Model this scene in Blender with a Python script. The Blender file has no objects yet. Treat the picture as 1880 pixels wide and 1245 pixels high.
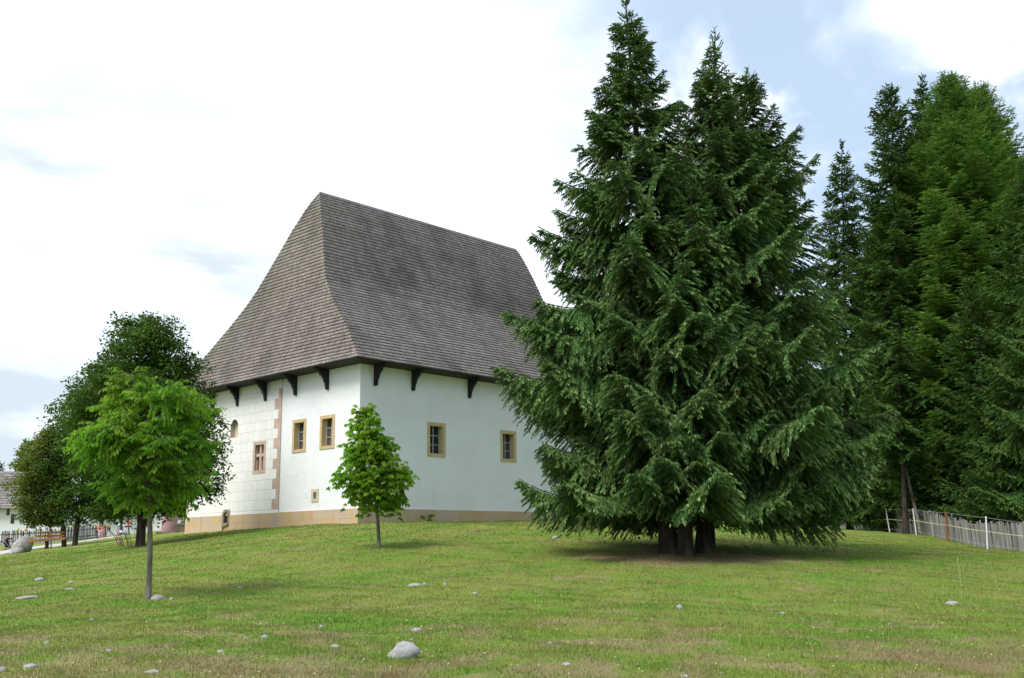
import bpy, math, numpy as np
from mathutils import Vector, Matrix
scene = bpy.context.scene
COL = scene.collection
R_ = math.radians

# ------------------------------------------------------------------ camera
F, PITCH, THETA, CY, ROLL = 1871.08, 0.19998, 0.82121, 622.5, 0.013547
_c, _s = math.cos(PITCH), math.sin(PITCH)
_r0, _u0 = np.array([1.0, 0, 0]), np.array([0, -_s, _c])
FWD = np.array([0, _c, _s])
RGT = _r0 * math.cos(ROLL) - _u0 * math.sin(ROLL)
UPV = _r0 * math.sin(ROLL) + _u0 * math.cos(ROLL)
cam_d = bpy.data.cameras.new("camera")
cam_d.sensor_width = 36.0
cam_d.lens = 36.0 * F / 1880.0
cam_d.clip_start = 0.1
cam_d.clip_end = 6000
cam = bpy.data.objects.new("camera", cam_d)
COL.objects.link(cam)
cam.matrix_world = Matrix([[RGT[0], UPV[0], -FWD[0], 0], [RGT[1], UPV[1], -FWD[1], 0],
                           [RGT[2], UPV[2], -FWD[2], 0], [0, 0, 0, 1]])
scene.camera = cam

# ------------------------------------------------------------------ world, sun, exposure
SUN_EL, SUN_AZ = R_(54), (-0.72, -0.69)          # azimuth: direction towards the sun
sun_rot = math.atan2(SUN_AZ[0], SUN_AZ[1])
world = bpy.data.worlds.new("World")
scene.world = world
world.use_nodes = True
wn, wl = world.node_tree.nodes, world.node_tree.links
wn.clear()
def wnode(t, **k):
    n = wn.new(t)
    for a, v in k.items():
        setattr(n, a, v)
    return n
w_out = wnode('ShaderNodeOutputWorld')
w_bg = wnode('ShaderNodeBackground')
w_bg.inputs['Strength'].default_value = 0.1
sky = wnode('ShaderNodeTexSky')
sky.sky_type = 'NISHITA'
sky.sun_disc = False
sky.sun_elevation = SUN_EL
sky.sun_rotation = sun_rot
sky.air_density = 1.0
sky.dust_density = 0.6
w_tc = wnode('ShaderNodeTexCoord')
def wmath(op, a, b=None, c=None):
    n = wnode('ShaderNodeMath', operation=op)
    for i, v in enumerate((a, b, c)):
        if v is None: continue
        if isinstance(v, (int, float)): n.inputs[i].default_value = v
        else: wl.new(v, n.inputs[i])
    return n.outputs[0]
def wmap(v, a, b, lo=0.0, hi=1.0):
    n = wnode('ShaderNodeMapRange', interpolation_type='SMOOTHSTEP')
    wl.new(v, n.inputs[0])
    for i, x in zip((1, 2, 3, 4), (a, b, lo, hi)): n.inputs[i].default_value = x
    return n.outputs[0]
def wmix(f, a, b):
    n = wnode('ShaderNodeMix', data_type='RGBA')
    for i, v in ((0, f), (6, a), (7, b)):
        if isinstance(v, (int, float)): n.inputs[i].default_value = v
        elif isinstance(v, tuple): n.inputs[i].default_value = (*v, 1)
        else: wl.new(v, n.inputs[i])
    return n.outputs[2]
def wnoise(scale, detail, rough, off=(0, 0, 0), stretch=(1, 1, 1), dist=0.0):
    m = wnode('ShaderNodeMapping')
    m.inputs['Location'].default_value = off
    m.inputs['Scale'].default_value = stretch
    wl.new(w_tc.outputs['Generated'], m.inputs['Vector'])
    n = wnode('ShaderNodeTexNoise')
    n.inputs['Scale'].default_value = scale
    n.inputs['Detail'].default_value = detail
    n.inputs['Roughness'].default_value = rough
    n.inputs['Distortion'].default_value = dist
    wl.new(m.outputs[0], n.inputs['Vector'])
    return n.outputs[0]
def wdot(v):
    n = wnode('ShaderNodeVectorMath', operation='DOT_PRODUCT')
    wl.new(w_tc.outputs['Generated'], n.inputs[0])
    l = math.sqrt(sum(x * x for x in v))
    n.inputs[1].default_value = tuple(x / l for x in v)
    return n.outputs['Value']
# clouds: a bright veil everywhere, opening to blue towards the upper right of the view
blue_core = wmap(wdot((0.40, 1.0, 0.52)), 0.915, 0.99)
billow = wnoise(5.2, 6, 0.55, (7.3, 2.6, 0.2), (1, 1, 1.4), 0.35)
cloud_hole = wmath('MULTIPLY', blue_core, wmap(billow, 0.43, 0.64, 1.0, 0.05))
wisp = wnoise(3.0, 5, 0.55, (0.3, 2.2, 0.9), (1, 1, 2.6), 0.3)
thin = wmap(wisp, 0.56, 0.72, 0.0, 0.05)
side_blue = wmap(wdot((0.80, -0.55, 0.30)), 0.15, 0.75, 0.0, 0.85)      # open blue sky to the right of and behind the viewer
hole = wmath('MAXIMUM', wmath('MAXIMUM', cloud_hole, thin), side_blue)
blue_tint = wmix(0.80, sky.outputs[0], (3.3, 4.1, 5.15))
veil = wmath('MULTIPLY', wmap(wdot((-0.44, 1.0, 0.20)), 0.955, 0.995), wmap(wnoise(5.0, 5, 0.5, (1.0, 0.2, 4.0), (1, 1, 3.2), 0.3), 0.42, 0.60))
cloud_col = wmix(wmap(wnoise(2.2, 4, 0.5, (5.0, 1.0, 3.0), (1, 1, 2.0)), 0.35, 0.65), (5.2, 5.75, 6.4), (6.9, 7.2, 7.6))
cloud_col = wmix(veil, cloud_col, (3.7, 4.25, 4.7))
wl.new(wmix(hole, cloud_col, blue_tint), w_bg.inputs['Color'])
wl.new(w_bg.outputs[0], w_out.inputs[0])

sun_d = bpy.data.lights.new("sun", 'SUN')
sun_d.energy = 2.0
sun_d.angle = R_(28)
sun_d.color = (1.0, 0.965, 0.91)
sun = bpy.data.objects.new("sun", sun_d)
COL.objects.link(sun)
_az = np.array(SUN_AZ) / np.hypot(*SUN_AZ)
_sd = Vector((_az[0] * math.cos(SUN_EL), _az[1] * math.cos(SUN_EL), math.sin(SUN_EL)))
sun.rotation_euler = _sd.to_track_quat('Z', 'Y').to_euler()
sun.location = (-20, -30, 60)

scene.view_settings.view_transform = 'Standard'
scene.view_settings.look = 'None'
scene.view_settings.exposure = 1.0
scene.view_settings.gamma = 1.0
scene.view_settings.use_curve_mapping = False
scene.render.engine = 'CYCLES'
scene.cycles.max_bounces = 6
scene.cycles.diffuse_bounces = 3
scene.cycles.glossy_bounces = 2
scene.cycles.transmission_bounces = 3

# ------------------------------------------------------------------ helpers
def at(px, py, Y):
    """point seen at photo pixel (px,py) standing Y metres ahead"""
    d = FWD + RGT * (px - 940) / F - UPV * (py - CY) / F
    return d * (Y / d[1])
def rng(seed): return np.random.default_rng(seed)

def mesh_q(name, V, Q, T=None, rnd=None, fmat=None, smooth=False):
    """mesh from vertex array, quad array and optional triangle array"""
    V = np.ascontiguousarray(V, np.float32).reshape(-1, 3)
    Q = np.zeros((0, 4), np.int32) if Q is None else np.asarray(Q, np.int32).reshape(-1, 4)
    T = np.zeros((0, 3), np.int32) if T is None else np.asarray(T, np.int32).reshape(-1, 3)
    me = bpy.data.meshes.new(name)
    me.vertices.add(len(V))
    me.vertices.foreach_set('co', V.ravel())
    nl = Q.size + T.size
    me.loops.add(nl)
    me.loops.foreach_set('vertex_index', np.concatenate([Q.ravel(), T.ravel()]).astype(np.int32))
    nf = len(Q) + len(T)
    me.polygons.add(nf)
    ls = np.concatenate([np.arange(len(Q)) * 4, Q.size + np.arange(len(T)) * 3]).astype(np.int32)
    me.polygons.foreach_set('loop_start', ls)
    if fmat is not None:
        me.polygons.foreach_set('material_index', np.asarray(fmat, np.int32))
    if smooth:
        me.polygons.foreach_set('use_smooth', np.ones(nf, bool))
    me.update(calc_edges=True)
    if rnd is not None:
        a = me.attributes.new('rnd', 'FLOAT', 'FACE')
        a.data.foreach_set('value', np.asarray(rnd, np.float32))
    return me

class MB:
    """collects polygons, then links them as ONE mesh object"""
    def __init__(self): self.v, self.f, self.r, self.n = [], [], [], 0
    def add(self, verts, faces, r=0.5):
        self.v.extend(tuple(map(float, p)) for p in verts)
        for f in faces:
            self.f.append(tuple(i + self.n for i in f)); self.r.append(r)
        self.n += len(verts)
    def box(self, a, b, fn=None, r=0.5):
        (x0, y0, z0), (x1, y1, z1) = a, b
        P = [(x, y, z) for z in (z0, z1) for y in (y0, y1) for x in (x0, x1)]
        if fn: P = [fn(*p) for p in P]
        self.add(P, [(0, 2, 3, 1), (4, 5, 7, 6), (0, 1, 5, 4), (2, 6, 7, 3), (0, 4, 6, 2), (1, 3, 7, 5)], r)
    def prism(self, poly, d0, d1, fn, r=0.5):
        """polygon (a,b) extruded along third coordinate d0..d1, mapped by fn(a,b,d)"""
        n = len(poly)
        self.add([fn(a, b, d0) for a, b in poly] + [fn(a, b, d1) for a, b in poly],
                 [tuple(range(n))[::-1], tuple(range(n, 2 * n))] +
                 [(i, (i + 1) % n, n + (i + 1) % n, n + i) for i in range(n)], r)
    def tube(self, pts, rad, sides=6, r=0.5, cap=True):
        V, Q = tube(pts, rad, sides)
        f = [tuple(q) for q in Q]
        if cap:
            f += [tuple(range(sides))[::-1], tuple(range(len(V) - sides, len(V)))]
        self.add(V, f, r)
    def build(self, name, mat=None, parent=None, smooth=False, fix=True):
        me = bpy.data.meshes.new(name)
        me.from_pydata(self.v, [], self.f)
        a = me.attributes.new('rnd', 'FLOAT', 'FACE')
        a.data.foreach_set('value', np.asarray(self.r, np.float32))
        if fix:
            import bmesh
            bm = bmesh.new(); bm.from_mesh(me)
            bmesh.ops.recalc_face_normals(bm, faces=bm.faces)
            bm.to_mesh(me); bm.free()
        if smooth:
            me.polygons.foreach_set('use_smooth', np.ones(len(me.polygons), bool))
        return link(name, me, mat, parent)

def link(name, me, mat=None, parent=None, loc=None):
    if mat is not None:
        for m in (mat if isinstance(mat, (list, tuple)) else [mat]):
            me.materials.append(m)
    o = bpy.data.objects.new(name, me)
    COL.objects.link(o)
    if parent is not None: o.parent = parent
    if loc is not None: o.location = loc
    return o
def tag(o, label=None, cat=None, group=None, kind=None):
    for k, v in (('label', label), ('category', cat), ('group', group), ('kind', kind)):
        if v: o[k] = v
    return o
def empty(name, loc, rz=0.0):
    o = bpy.data.objects.new(name, None)
    o.empty_display_size = 0.2
    o.location = tuple(map(float, loc)); o.rotation_euler = (0, 0, rz)
    COL.objects.link(o)
    return o
def copy_tree(o, parent=None):
    c = o.copy(); COL.objects.link(c)
    if parent is not None: c.parent = parent
    for ch in list(o.children): copy_tree(ch, c)
    return c

def unit(v):
    v = np.asarray(v, float)
    return v / np.maximum(np.linalg.norm(v, axis=-1, keepdims=True), 1e-9)
def tube(pts, rad, sides=6):
    pts = np.asarray(pts, float); n = len(pts)
    rad = np.broadcast_to(np.asarray(rad, float), (n,))
    t = unit(np.gradient(pts, axis=0))
    ref = np.where(np.abs(t[:, 2:3]) > 0.9, np.array([[1.0, 0, 0]]), np.array([[0, 0, 1.0]]))
    if np.any(np.abs(t[:, 2]) > 0.9): ref = np.tile(np.array([[1.0, 0.13, 0]]), (n, 1))
    a = unit(np.cross(t, ref)); b = np.cross(t, a)
    th = np.linspace(0, 2 * np.pi, sides, endpoint=False)
    ring = np.cos(th)[None, :, None] * a[:, None] + np.sin(th)[None, :, None] * b[:, None]
    V = (pts[:, None] + ring * rad[:, None, None]).reshape(-1, 3)
    Q = []
    i = np.arange(n - 1)[:, None] * sides; j = np.arange(sides)[None, :]; k = (j + 1) % sides
    Q = np.stack([i + j, i + k, i + sides + k, i + sides + j], -1).reshape(-1, 4)
    return V, Q

# ------------------------------------------------------------------ materials
class NT:
    def __init__(self, name):
        self.m = bpy.data.materials.new(name); self.m.use_nodes = True
        self.t = self.m.node_tree; self.n = self.t.nodes; self.l = self.t.links
        self.b = self.n['Principled BSDF']; self.out = self.n['Material Output']
        self.tc = None
    def node(self, t, **k):
        n = self.n.new(t)
        for a, v in k.items(): setattr(n, a, v)
        return n
    def put(self, sock, v):
        if isinstance(v, (int, float)): sock.default_value = v
        elif isinstance(v, tuple): sock.default_value = (*v, 1.0) if len(v) == 3 and sock.type == 'RGBA' else v
        else: self.l.new(v, sock)
    def coord(self, kind='Object'):
        if self.tc is None: self.tc = self.node('ShaderNodeTexCoord')
        return self.tc.outputs[kind]
    def noise(self, scale, detail=4, rough=0.55, stretch=None, off=None, vec=None, dist=0.0):
        n = self.node('ShaderNodeTexNoise')
        n.inputs['Scale'].default_value = scale; n.inputs['Detail'].default_value = detail
        n.inputs['Roughness'].default_value = rough; n.inputs['Distortion'].default_value = dist
        v = vec or self.coord()
        if stretch or off:
            m = self.node('ShaderNodeMapping')
            if stretch: m.inputs['Scale'].default_value = stretch
            if off: m.inputs['Location'].default_value = off
            self.l.new(v, m.inputs[0]); v = m.outputs[0]
        self.l.new(v, n.inputs['Vector'])
        return n.outputs[0]
    def map(self, v, a, b, lo=0.0, hi=1.0, smooth=True):
        n = self.node('ShaderNodeMapRange', interpolation_type='SMOOTHSTEP' if smooth else 'LINEAR')
        self.l.new(v, n.inputs[0])
        for i, x in zip((1, 2, 3, 4), (a, b, lo, hi)): n.inputs[i].default_value = x
        return n.outputs[0]
    def mix(self, f, a, b, mode='MIX'):
        n = self.node('ShaderNodeMix', data_type='RGBA', blend_type=mode)
        self.put(n.inputs[0], f); self.put(n.inputs[6], a); self.put(n.inputs[7], b)
        return n.outputs[2]
    def math(self, op, a, b=0.0):
        n = self.node('ShaderNodeMath', operation=op)
        self.put(n.inputs[0], a); self.put(n.inputs[1], b)
        return n.outputs[0]
    def attr(self, name='rnd'):
        return self.node('ShaderNodeAttribute', attribute_name=name).outputs['Fac']
    def bump(self, h, strength=0.3, dist=0.02):
        n = self.node('ShaderNodeBump')
        n.inputs['Strength'].default_value = strength; n.inputs['Distance'].default_value = dist
        self.l.new(h, n.inputs['Height']); self.l.new(n.outputs[0], self.b.inputs['Normal'])
    def done(self, col, rough=0.8, spec=0.3, metal=0.0):
        self.put(self.b.inputs['Base Color'], col)
        self.put(self.b.inputs['Roughness'], rough)
        self.b.inputs['Specular IOR Level'].default_value = spec
        self.b.inputs['Metallic'].default_value = metal
        return self.m

def simple(name, c1, c2, scale=6, rough=0.8, spec=0.3, stretch=None, bump=0.0, rnd=0.0):
    t = NT(name)
    f = t.map(t.noise(scale, 5, 0.6, stretch), 0.3, 0.7)
    col = t.mix(f, c1, c2)
    if rnd:
        v = t.map(t.attr(), 0, 1, 1 - rnd, 1 + rnd, False)
        h = t.node('ShaderNodeHueSaturation'); t.put(h.inputs['Value'], v); t.put(h.inputs['Color'], col)
        col = h.outputs[0]
    if bump: t.bump(t.noise(scale * 4, 5, 0.6, stretch), bump, 0.02)
    return t.done(col, rough, spec)

def leafmat(name, dark, light, tip=None, transl=0.3, rough=0.5):
    """foliage: every leaf or twig has its own shade (attribute rnd)"""
    t = NT(name)
    r = t.attr()
    col = t.mix(t.map(r, 0, 1, 0, 1, False), dark, light)
    if tip: col = t.mix(t.map(r, 0.86, 0.98), col, tip)
    big = t.noise(0.55, 3, 0.5)
    h = t.node('ShaderNodeHueSaturation')
    t.put(h.inputs['Value'], t.map(big, 0.3, 0.7, 0.8, 1.2)); t.put(h.inputs['Color'], col)
    t.put(h.inputs['Hue'], t.map(t.noise(0.9, 2, 0.5, None, (4, 1, 7)), 0.3, 0.7, 0.485, 0.512))
    col = h.outputs[0]
    t.done(col, rough, 0.12)
    tr = t.node('ShaderNodeBsdfTranslucent'); t.put(tr.inputs[0], col)
    mx = t.node('ShaderNodeMixShader'); mx.inputs[0].default_value = transl
    t.l.new(t.b.outputs[0], mx.inputs[1]); t.l.new(tr.outputs[0], mx.inputs[2])
    t.l.new(mx.outputs[0], t.out.inputs[0])
    return t.m

def barkmat(name, c1, c2):
    t = NT(name)
    n = t.noise(9, 6, 0.65, (1, 1, 0.22))
    t.bump(n, 0.8, 0.04)
    col = t.mix(t.map(n, 0.35, 0.65), c1, c2)
    col = t.mix(t.map(t.noise(1.3, 3), 0.5, 0.75, 0, 0.5), col, (0.16, 0.17, 0.13))
    return t.done(col, 0.9, 0.15)

M = {}
# ------------------------------------------------------------------ ground
GC = [(0, 1245, 9.4), (500, 1245, 9.4), (940, 1245, 9.4), (1400, 1245, 9.4), (1880, 1245, 9.4),
      (272, 1100, 22), (60, 1105, 22), (696, 1006, 33), (1260, 1018, 32), (1500, 1022, 32), (1050, 1016, 32), (850, 1022, 31),
      (1000, 1100, 20), (1600, 1105, 20), (1400, 1050, 26), (700, 1075, 23.5), (430, 1040, 29), (1880, 1060, 27),
      (1990, 1029, 37), (1880, 1013, 43), (1813, 1007, 46), (1740, 994, 50), (1690, 983, 54), (1640, 978, 59), (1590, 974, 64), (1556, 971, 68), (1480, 965, 76),
      (257, 1003, 45), (118, 1006, 62), (137, 1003, 64), (85, 1008, 65), (45, 1016, 66), (0, 1022, 60), (0, 1060, 32),
      (60, 1005, 71), (100, 1000.5, 74), (120, 998, 78), (150, 994.5, 82), (185, 990.5, 92), (8, 1015, 86), (0, 1004, 94), (190, 989, 100), (180, 996, 92), (199, 985, 118), (280, 977, 110), (312, 978.5, 72), (330, 978, 62), (-80, 1006, 100), (40, 1004, 108)]
gp = [np.array([0, 0, -1.62]), np.array([-9, 2, -1.65]), np.array([9, 2, -1.6])]
gp += [at(*g) for g in GC]
_dL = np.array([-math.sin(THETA), math.cos(THETA), 0]); _dR = np.array([math.cos(THETA), math.sin(THETA), 0])
CN = at(657.6, 933, 45.0)                                # corner of the manor, top of the plinth
for u, z in ((0, -.64), (5, -.68), (10, -.75), (14.5, -.82)): gp.append(CN + _dL * u + [0, 0, z])
for u, z in ((4, -.58), (8, -.5), (12, -.42), (17, -.3), (21, -.25)): gp.append(CN + _dR * u + [0, 0, z])
gp = np.array(gp)
def _phi(r2): return 0.5 * r2 * np.log(r2 + 1e-9)
_A = _phi(((gp[:, None, :2] - gp[None, :, :2]) ** 2).sum(-1)) + np.eye(len(gp)) * 0.6
_P = np.c_[np.ones(len(gp)), gp[:, :2]]
_K = np.block([[_A, _P], [_P.T, np.zeros((3, 3))]])
_wv = np.linalg.solve(_K, np.r_[gp[:, 2], 0, 0, 0])
def gz(x, y, micro=True):
    x, y = np.asarray(x, float), np.asarray(y, float)
    xc = np.clip(x, -62, 48); yc = np.clip(y, -3, 125)
    r2 = (xc[..., None] - gp[:, 0]) ** 2 + (yc[..., None] - gp[:, 1]) ** 2
    z = (_phi(r2) * _wv[:-3]).sum(-1) + _wv[-3] + _wv[-2] * xc + _wv[-1] * yc
    if micro:
        k = np.clip(y / 9.0, 0, 1)
        z = z + k * (0.028 * np.sin(1.9 * x + 0.7 * np.sin(0.8 * y)) * np.sin(1.3 * y + 1.1 * np.sin(0.9 * x))
                 + 0.016 * np.sin(4.3 * x + 1.7 * y) * np.sin(3.1 * y - 1.2 * x + 1.0))
        for hx, hy, hr, hh in MOUNDS:
            z = z + hh * np.exp(-((x - hx) ** 2 + (y - hy) ** 2) / hr ** 2)
    return z
MOUNDS = []
def hit(px, py, n=60, y0=7, y1=140):
    """first point of the ground seen through a photo pixel"""
    Y = np.geomspace(y0, y1, 900)
    d = FWD + RGT * (px - 940) / F - UPV * (py - CY) / F
    P = d[None] * (Y / d[1])[:, None]
    below = np.nonzero(P[:, 2] < gz(P[:, 0], P[:, 1]))[0]
    i = below[0] if len(below) else len(Y) - 1
    return np.array([P[i, 0], P[i, 1], float(gz(P[i, 0], P[i, 1]))])
for px, py, r, h in ((1172, 1088, .45, .09), (960, 1124, .3, .06), (1600, 1120, .8, .07), (430, 1012, 1.1, .10), (860, 1014, .9, .09), (800, 1008, .8, .07),
                     (1360, 980, .6, .16), (1398, 986, .5, .14), (60, 1040, 1.2, .10), (1245, 1118, .5, .06), (530, 1020, 1.0, .07), (880, 968, .9, .12), (1470, 980, 1.3, .1)):
    p = hit(px, py); MOUNDS.append((p[0], p[1], r, h))

def turf_color(t, blades=False):
    """meadow colour in object space: lush, olive and dry patches"""
    a = t.noise(0.28, 4, 0.55, None, (2.0, 5.0, 0), dist=0.4)
    b = t.noise(1.1, 4, 0.6, (1, 1, 0.2), (7.0, 1.0, 0), dist=0.5)
    c = t.noise(5.5, 5, 0.65, (1, 1, 0.2))
    f = t.noise(38, 3, 0.6, (1, 1, 0.2))
    col = t.mix(t.map(a, 0.36, 0.62), (0.100, 0.232, 0.014), (0.195, 0.240, 0.044))
    col = t.mix(t.map(b, 0.42, 0.66, 0, 0.85), col, (0.200, 0.215, 0.055))
    sx = t.node('ShaderNodeSeparateXYZ'); t.l.new(t.coord(), sx.inputs[0])
    near = t.map(sx.outputs[1], 9, 20, 0.135, 0.0)          # the trampled near end of the meadow is drier
    under = t.node('ShaderNodeVectorMath', operation='DISTANCE')   # needle litter under the spruces
    t.l.new(t.coord(), under.inputs[0]); under.inputs[1].default_value = (SPR[0], SPR[1] - 1.4, SPR[2])
    lit = t.map(under.outputs['Value'], 1.2, 4.5, 0.26, 0.0)
    e = t.math('ADD', t.math('ADD', t.noise(0.75, 5, 0.65, (1, 1, 0.2), (11, 3, 0), dist=0.8), near), lit)
    col = t.mix(t.map(e, 0.56, 0.70, 0, 0.9), col, (0.275, 0.230, 0.115))
    col = t.mix(t.map(e, 0.68, 0.80, 0, 0.8), col, (0.235, 0.165, 0.090))
    col = t.mix(t.map(c, 0.50, 0.72, 0, 0.28), col, (0.070, 0.135, 0.012))
    col = t.mix(t.map(f, 0.35, 0.65, 0, 0.28), col, (0.20, 0.20, 0.07))
    return col, c, f
SPR = at(1258, 1017, 32.0)
t = NT('meadow_turf')
col, c, f = turf_color(t)
t.bump(t.math('ADD', t.math('MULTIPLY', c, 1.2), t.math('MULTIPLY', t.noise(60, 3, 0.7), 0.7)), 0.9, 0.05)
M['turf'] = t.done(col, 0.95, 0.1)
t = NT('grass_blades')
col, c, f = turf_color(t)
h = t.node('ShaderNodeHueSaturation'); t.put(h.inputs['Color'], col)
t.put(h.inputs['Value'], t.map(t.attr(), 0, 1, 0.82, 1.28, False)); t.put(h.inputs['Hue'], t.map(t.attr(), 0, 1, 0.515, 0.488, False))
col = t.mix(t.map(t.attr(), 0.93, 0.97), h.outputs[0], (0.30, 0.25, 0.12))
t.done(col, 0.6, 0.2)
tr = t.node('ShaderNodeBsdfTranslucent'); t.put(tr.inputs[0], col)
mx = t.node('ShaderNodeMixShader'); mx.inputs[0].default_value = 0.3
t.l.new(t.b.outputs[0], mx.inputs[1]); t.l.new(tr.outputs[0], mx.inputs[2]); t.l.new(mx.outputs[0], t.out.inputs[0])
M['blades'] = t.m

gx = np.r_[-1500, -700, -350, -180, -110, np.arange(-75, -26, 1.0), np.arange(-26, 26, 0.3), np.arange(26, 60, 1.0), 90, 160, 350, 700, 1500]
gy = np.r_[-600, -250, -100, -40, -15, np.arange(-5, 6, 1.0), np.arange(6, 48, 0.3), np.arange(48, 130, 0.8), 160, 220, 350, 700, 1600, 3000]
X, Y = np.meshgrid(gx, gy)
Z = gz(X, Y)
Vg = np.stack([X, Y, Z], -1).reshape(-1, 3)
ny, nx = X.shape
ii = (np.arange(ny - 1)[:, None] * nx + np.arange(nx - 1)[None]).reshape(-1)
ground = link('ground', mesh_q('ground', Vg, np.stack([ii, ii + 1, ii + nx + 1, ii + nx], -1), smooth=True), M['turf'])
tag(ground, kind='structure')

# gravel path passing behind the boulder and the bench
M['gravel'] = simple('path_gravel', (0.36, 0.34, 0.33), (0.46, 0.44, 0.43), 14, 0.95, 0.1, bump=0.4)
pp = np.array([[-60, 65], [-44, 67], [-36, 68.6], [-32.3, 71], [-31.6, 75.5], [-33.4, 82], [-36.6, 91], [-39, 100], [-38, 108], [-30, 113], [-16, 112]], float)
tt = np.linspace(0, len(pp) - 1, 130)
pc = np.stack([np.interp(tt, np.arange(len(pp)), pp[:, k]) for k in (0, 1)], -1)
for _ in range(6): pc[1:-1] = (pc[:-2] + 2 * pc[1:-1] + pc[2:]) / 4
tn = unit(np.gradient(pc, axis=0)); nn = np.stack([-tn[:, 1], tn[:, 0]], -1)
rows = []
for o in np.linspace(-2.4, 2.4, 8):
    q = pc + nn * (o + 0.08 * np.sin(tt * 5 + o))[:, None]
    rows.append(np.c_[q, gz(q[:, 0], q[:, 1]) + 0.03])
Vp = np.stack(rows, 1).reshape(-1, 3)
ii = (np.arange(129)[:, None] * 8 + np.arange(7)[None]).reshape(-1)
tag(link('path', mesh_q('path', Vp, np.stack([ii, ii + 1, ii + 9, ii + 8], -1), smooth=True), M['gravel']), kind='structure')

# grass blades: dense near the camera, thinning with distance
g = rng(5)
NB = 720000
yy = 7.5 * (52 / 7.5) ** g.random(NB)
xx = (g.random(NB) * 2 - 1) * (yy * 0.60 + 3.0)
clump = np.sin(xx * 2.7 + 1.3 * np.sin(yy * 1.9)) * np.sin(yy * 2.3 + 1.1 * np.sin(xx * 1.7)) + 0.6 * np.sin(xx * 7.1 + yy * 5.3) * np.sin(yy * 6.7 - xx * 3.9)
keep = g.random(NB) < np.clip(0.65 + 0.28 * clump, 0.2, 1)
xl = (xx - CN[0]) * _dR[0] + (yy - CN[1]) * _dR[1]; yl = (xx - CN[0]) * _dL[0] + (yy - CN[1]) * _dL[1]
keep &= ~((xl > -0.12) & (yl > -0.12))
xx, yy, clump = xx[keep], yy[keep], clump[keep]
n = len(xx)
zz = gz(xx, yy)
hgt = (0.014 + 0.028 * g.random(n) ** 2.2 + 0.006 * np.clip(clump, 0, 2)) * (1 + yy / 90)
wid = (0.0038 + 0.0034 * g.random(n)) * (0.6 + yy / 16)
az = g.random(n) * 6.283; ln = g.random(n) * 0.9
b = np.stack([xx, yy, zz - 0.01], -1)
sd = np.stack([np.cos(az), np.sin(az), 0 * az], -1) * wid[:, None]
a2 = g.random(n) * 6.283
tp = b + np.stack([np.cos(a2) * hgt * ln, np.sin(a2) * hgt * ln, hgt + 0.01], -1)
Vb = np.stack([b - sd, b + sd, tp], 1).reshape(-1, 3)
tag(link('grass', mesh_q('grass', Vb, None, np.arange(3 * n).reshape(-1, 3), rnd=g.random(n)), M['blades']), 'short patchy meadow grass with dry tufts on the slope', 'grass', kind='stuff')
# tiny pale clover heads
nf = 900
yy = 9 * (40 / 9) ** g.random(nf); xx = (g.random(nf) * 2 - 1) * (yy * 0.53)
zz = gz(xx, yy) + 0.035; s = 0.007 * (0.7 + yy / 30) * (0.6 + g.random(nf))
c0 = np.stack([xx, yy, zz], -1)
off = np.array([[-1, 0, 0], [0, -1, 0.4], [1, 0, 0], [0, 1, 0.8]])
Vf = (c0[:, None] + off[None] * s[:, None, None]).reshape(-1, 3)
M['clover'] = simple('clover_heads', (0.6, 0.58, 0.45), (0.7, 0.62, 0.25), 0.7)
tag(link('clover', mesh_q('clover', Vf, np.arange(4 * nf).reshape(-1, 4)), M['clover']), 'scattered tiny pale clover heads in the meadow grass', 'flowers', kind='stuff')
# ------------------------------------------------------------------ the manor house
def plaster(name, c1, c2):
    t = NT(name)
    big = t.noise(0.5, 5, 0.6); fine = t.noise(9, 5, 0.65)
    col = t.mix(t.map(big, 0.35, 0.7), c1, c2)
    col = t.mix(t.map(t.noise(1.6, 6, 0.7, (1, 1, 0.35), (3, 3, 3)), 0.57, 0.76, 0, 0.32), col, (0.62, 0.61, 0.57))
    t.bump(t.math('ADD', t.math('MULTIPLY', t.noise(1.7, 3), 2.0), t.math('MULTIPLY', fine, 0.6)), 0.5, 0.03)
    return t.done(col, 0.9, 0.15)
M['plaster'] = plaster('white_limewash', (0.80, 0.812, 0.835), (0.745, 0.757, 0.78))
M['ashlar'] = simple('pale_ashlar', (0.79, 0.785, 0.765), (0.75, 0.745, 0.725), 2.5, 0.9, 0.15, bump=0.15, rnd=0.025)
M['joint'] = simple('ashlar_joint', (0.36, 0.34, 0.30), (0.46, 0.43, 0.38), 4, 0.95, 0.1)
M['pinkstone'] = simple('pink_quoin_stone', (0.47, 0.33, 0.26), (0.58, 0.45, 0.38), 1.8, 0.9, 0.15, bump=0.2, rnd=0.10)
M['tanstone'] = simple('tan_window_stone', (0.50, 0.37, 0.19), (0.58, 0.46, 0.27), 5, 0.9, 0.15, bump=0.2)
t = NT('sandstone_plinth')
col = t.mix(t.map(t.attr(), 0, 1, 0, 1, False), (0.52, 0.37, 0.21), (0.49, 0.39, 0.29))
col = t.mix(t.map(t.noise(3.0, 5, 0.6, (1, 1, 0.3)), 0.5, 0.72, 0, 0.6), col, (0.55, 0.30, 0.15))
col = t.mix(t.map(t.noise(0.8, 4, 0.6), 0.5, 0.7, 0, 0.5), col, (0.40, 0.35, 0.29))
t.bump(t.noise(12, 5, 0.6), 0.3, 0.02)
M['plinth'] = t.done(col, 0.9, 0.15)
t = NT('roof_shingle')
streak = t.noise(0.55, 5, 0.6, (1, 1, 0.22), (1, 2, 0), dist=0.3)
col = t.mix(t.map(t.attr(), 0, 1, 0, 1, False), (0.205, 0.175, 0.160), (0.330, 0.292, 0.272))
col = t.mix(t.map(streak, 0.44, 0.70, 0, 0.65), col, (0.130, 0.110, 0.104))
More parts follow.
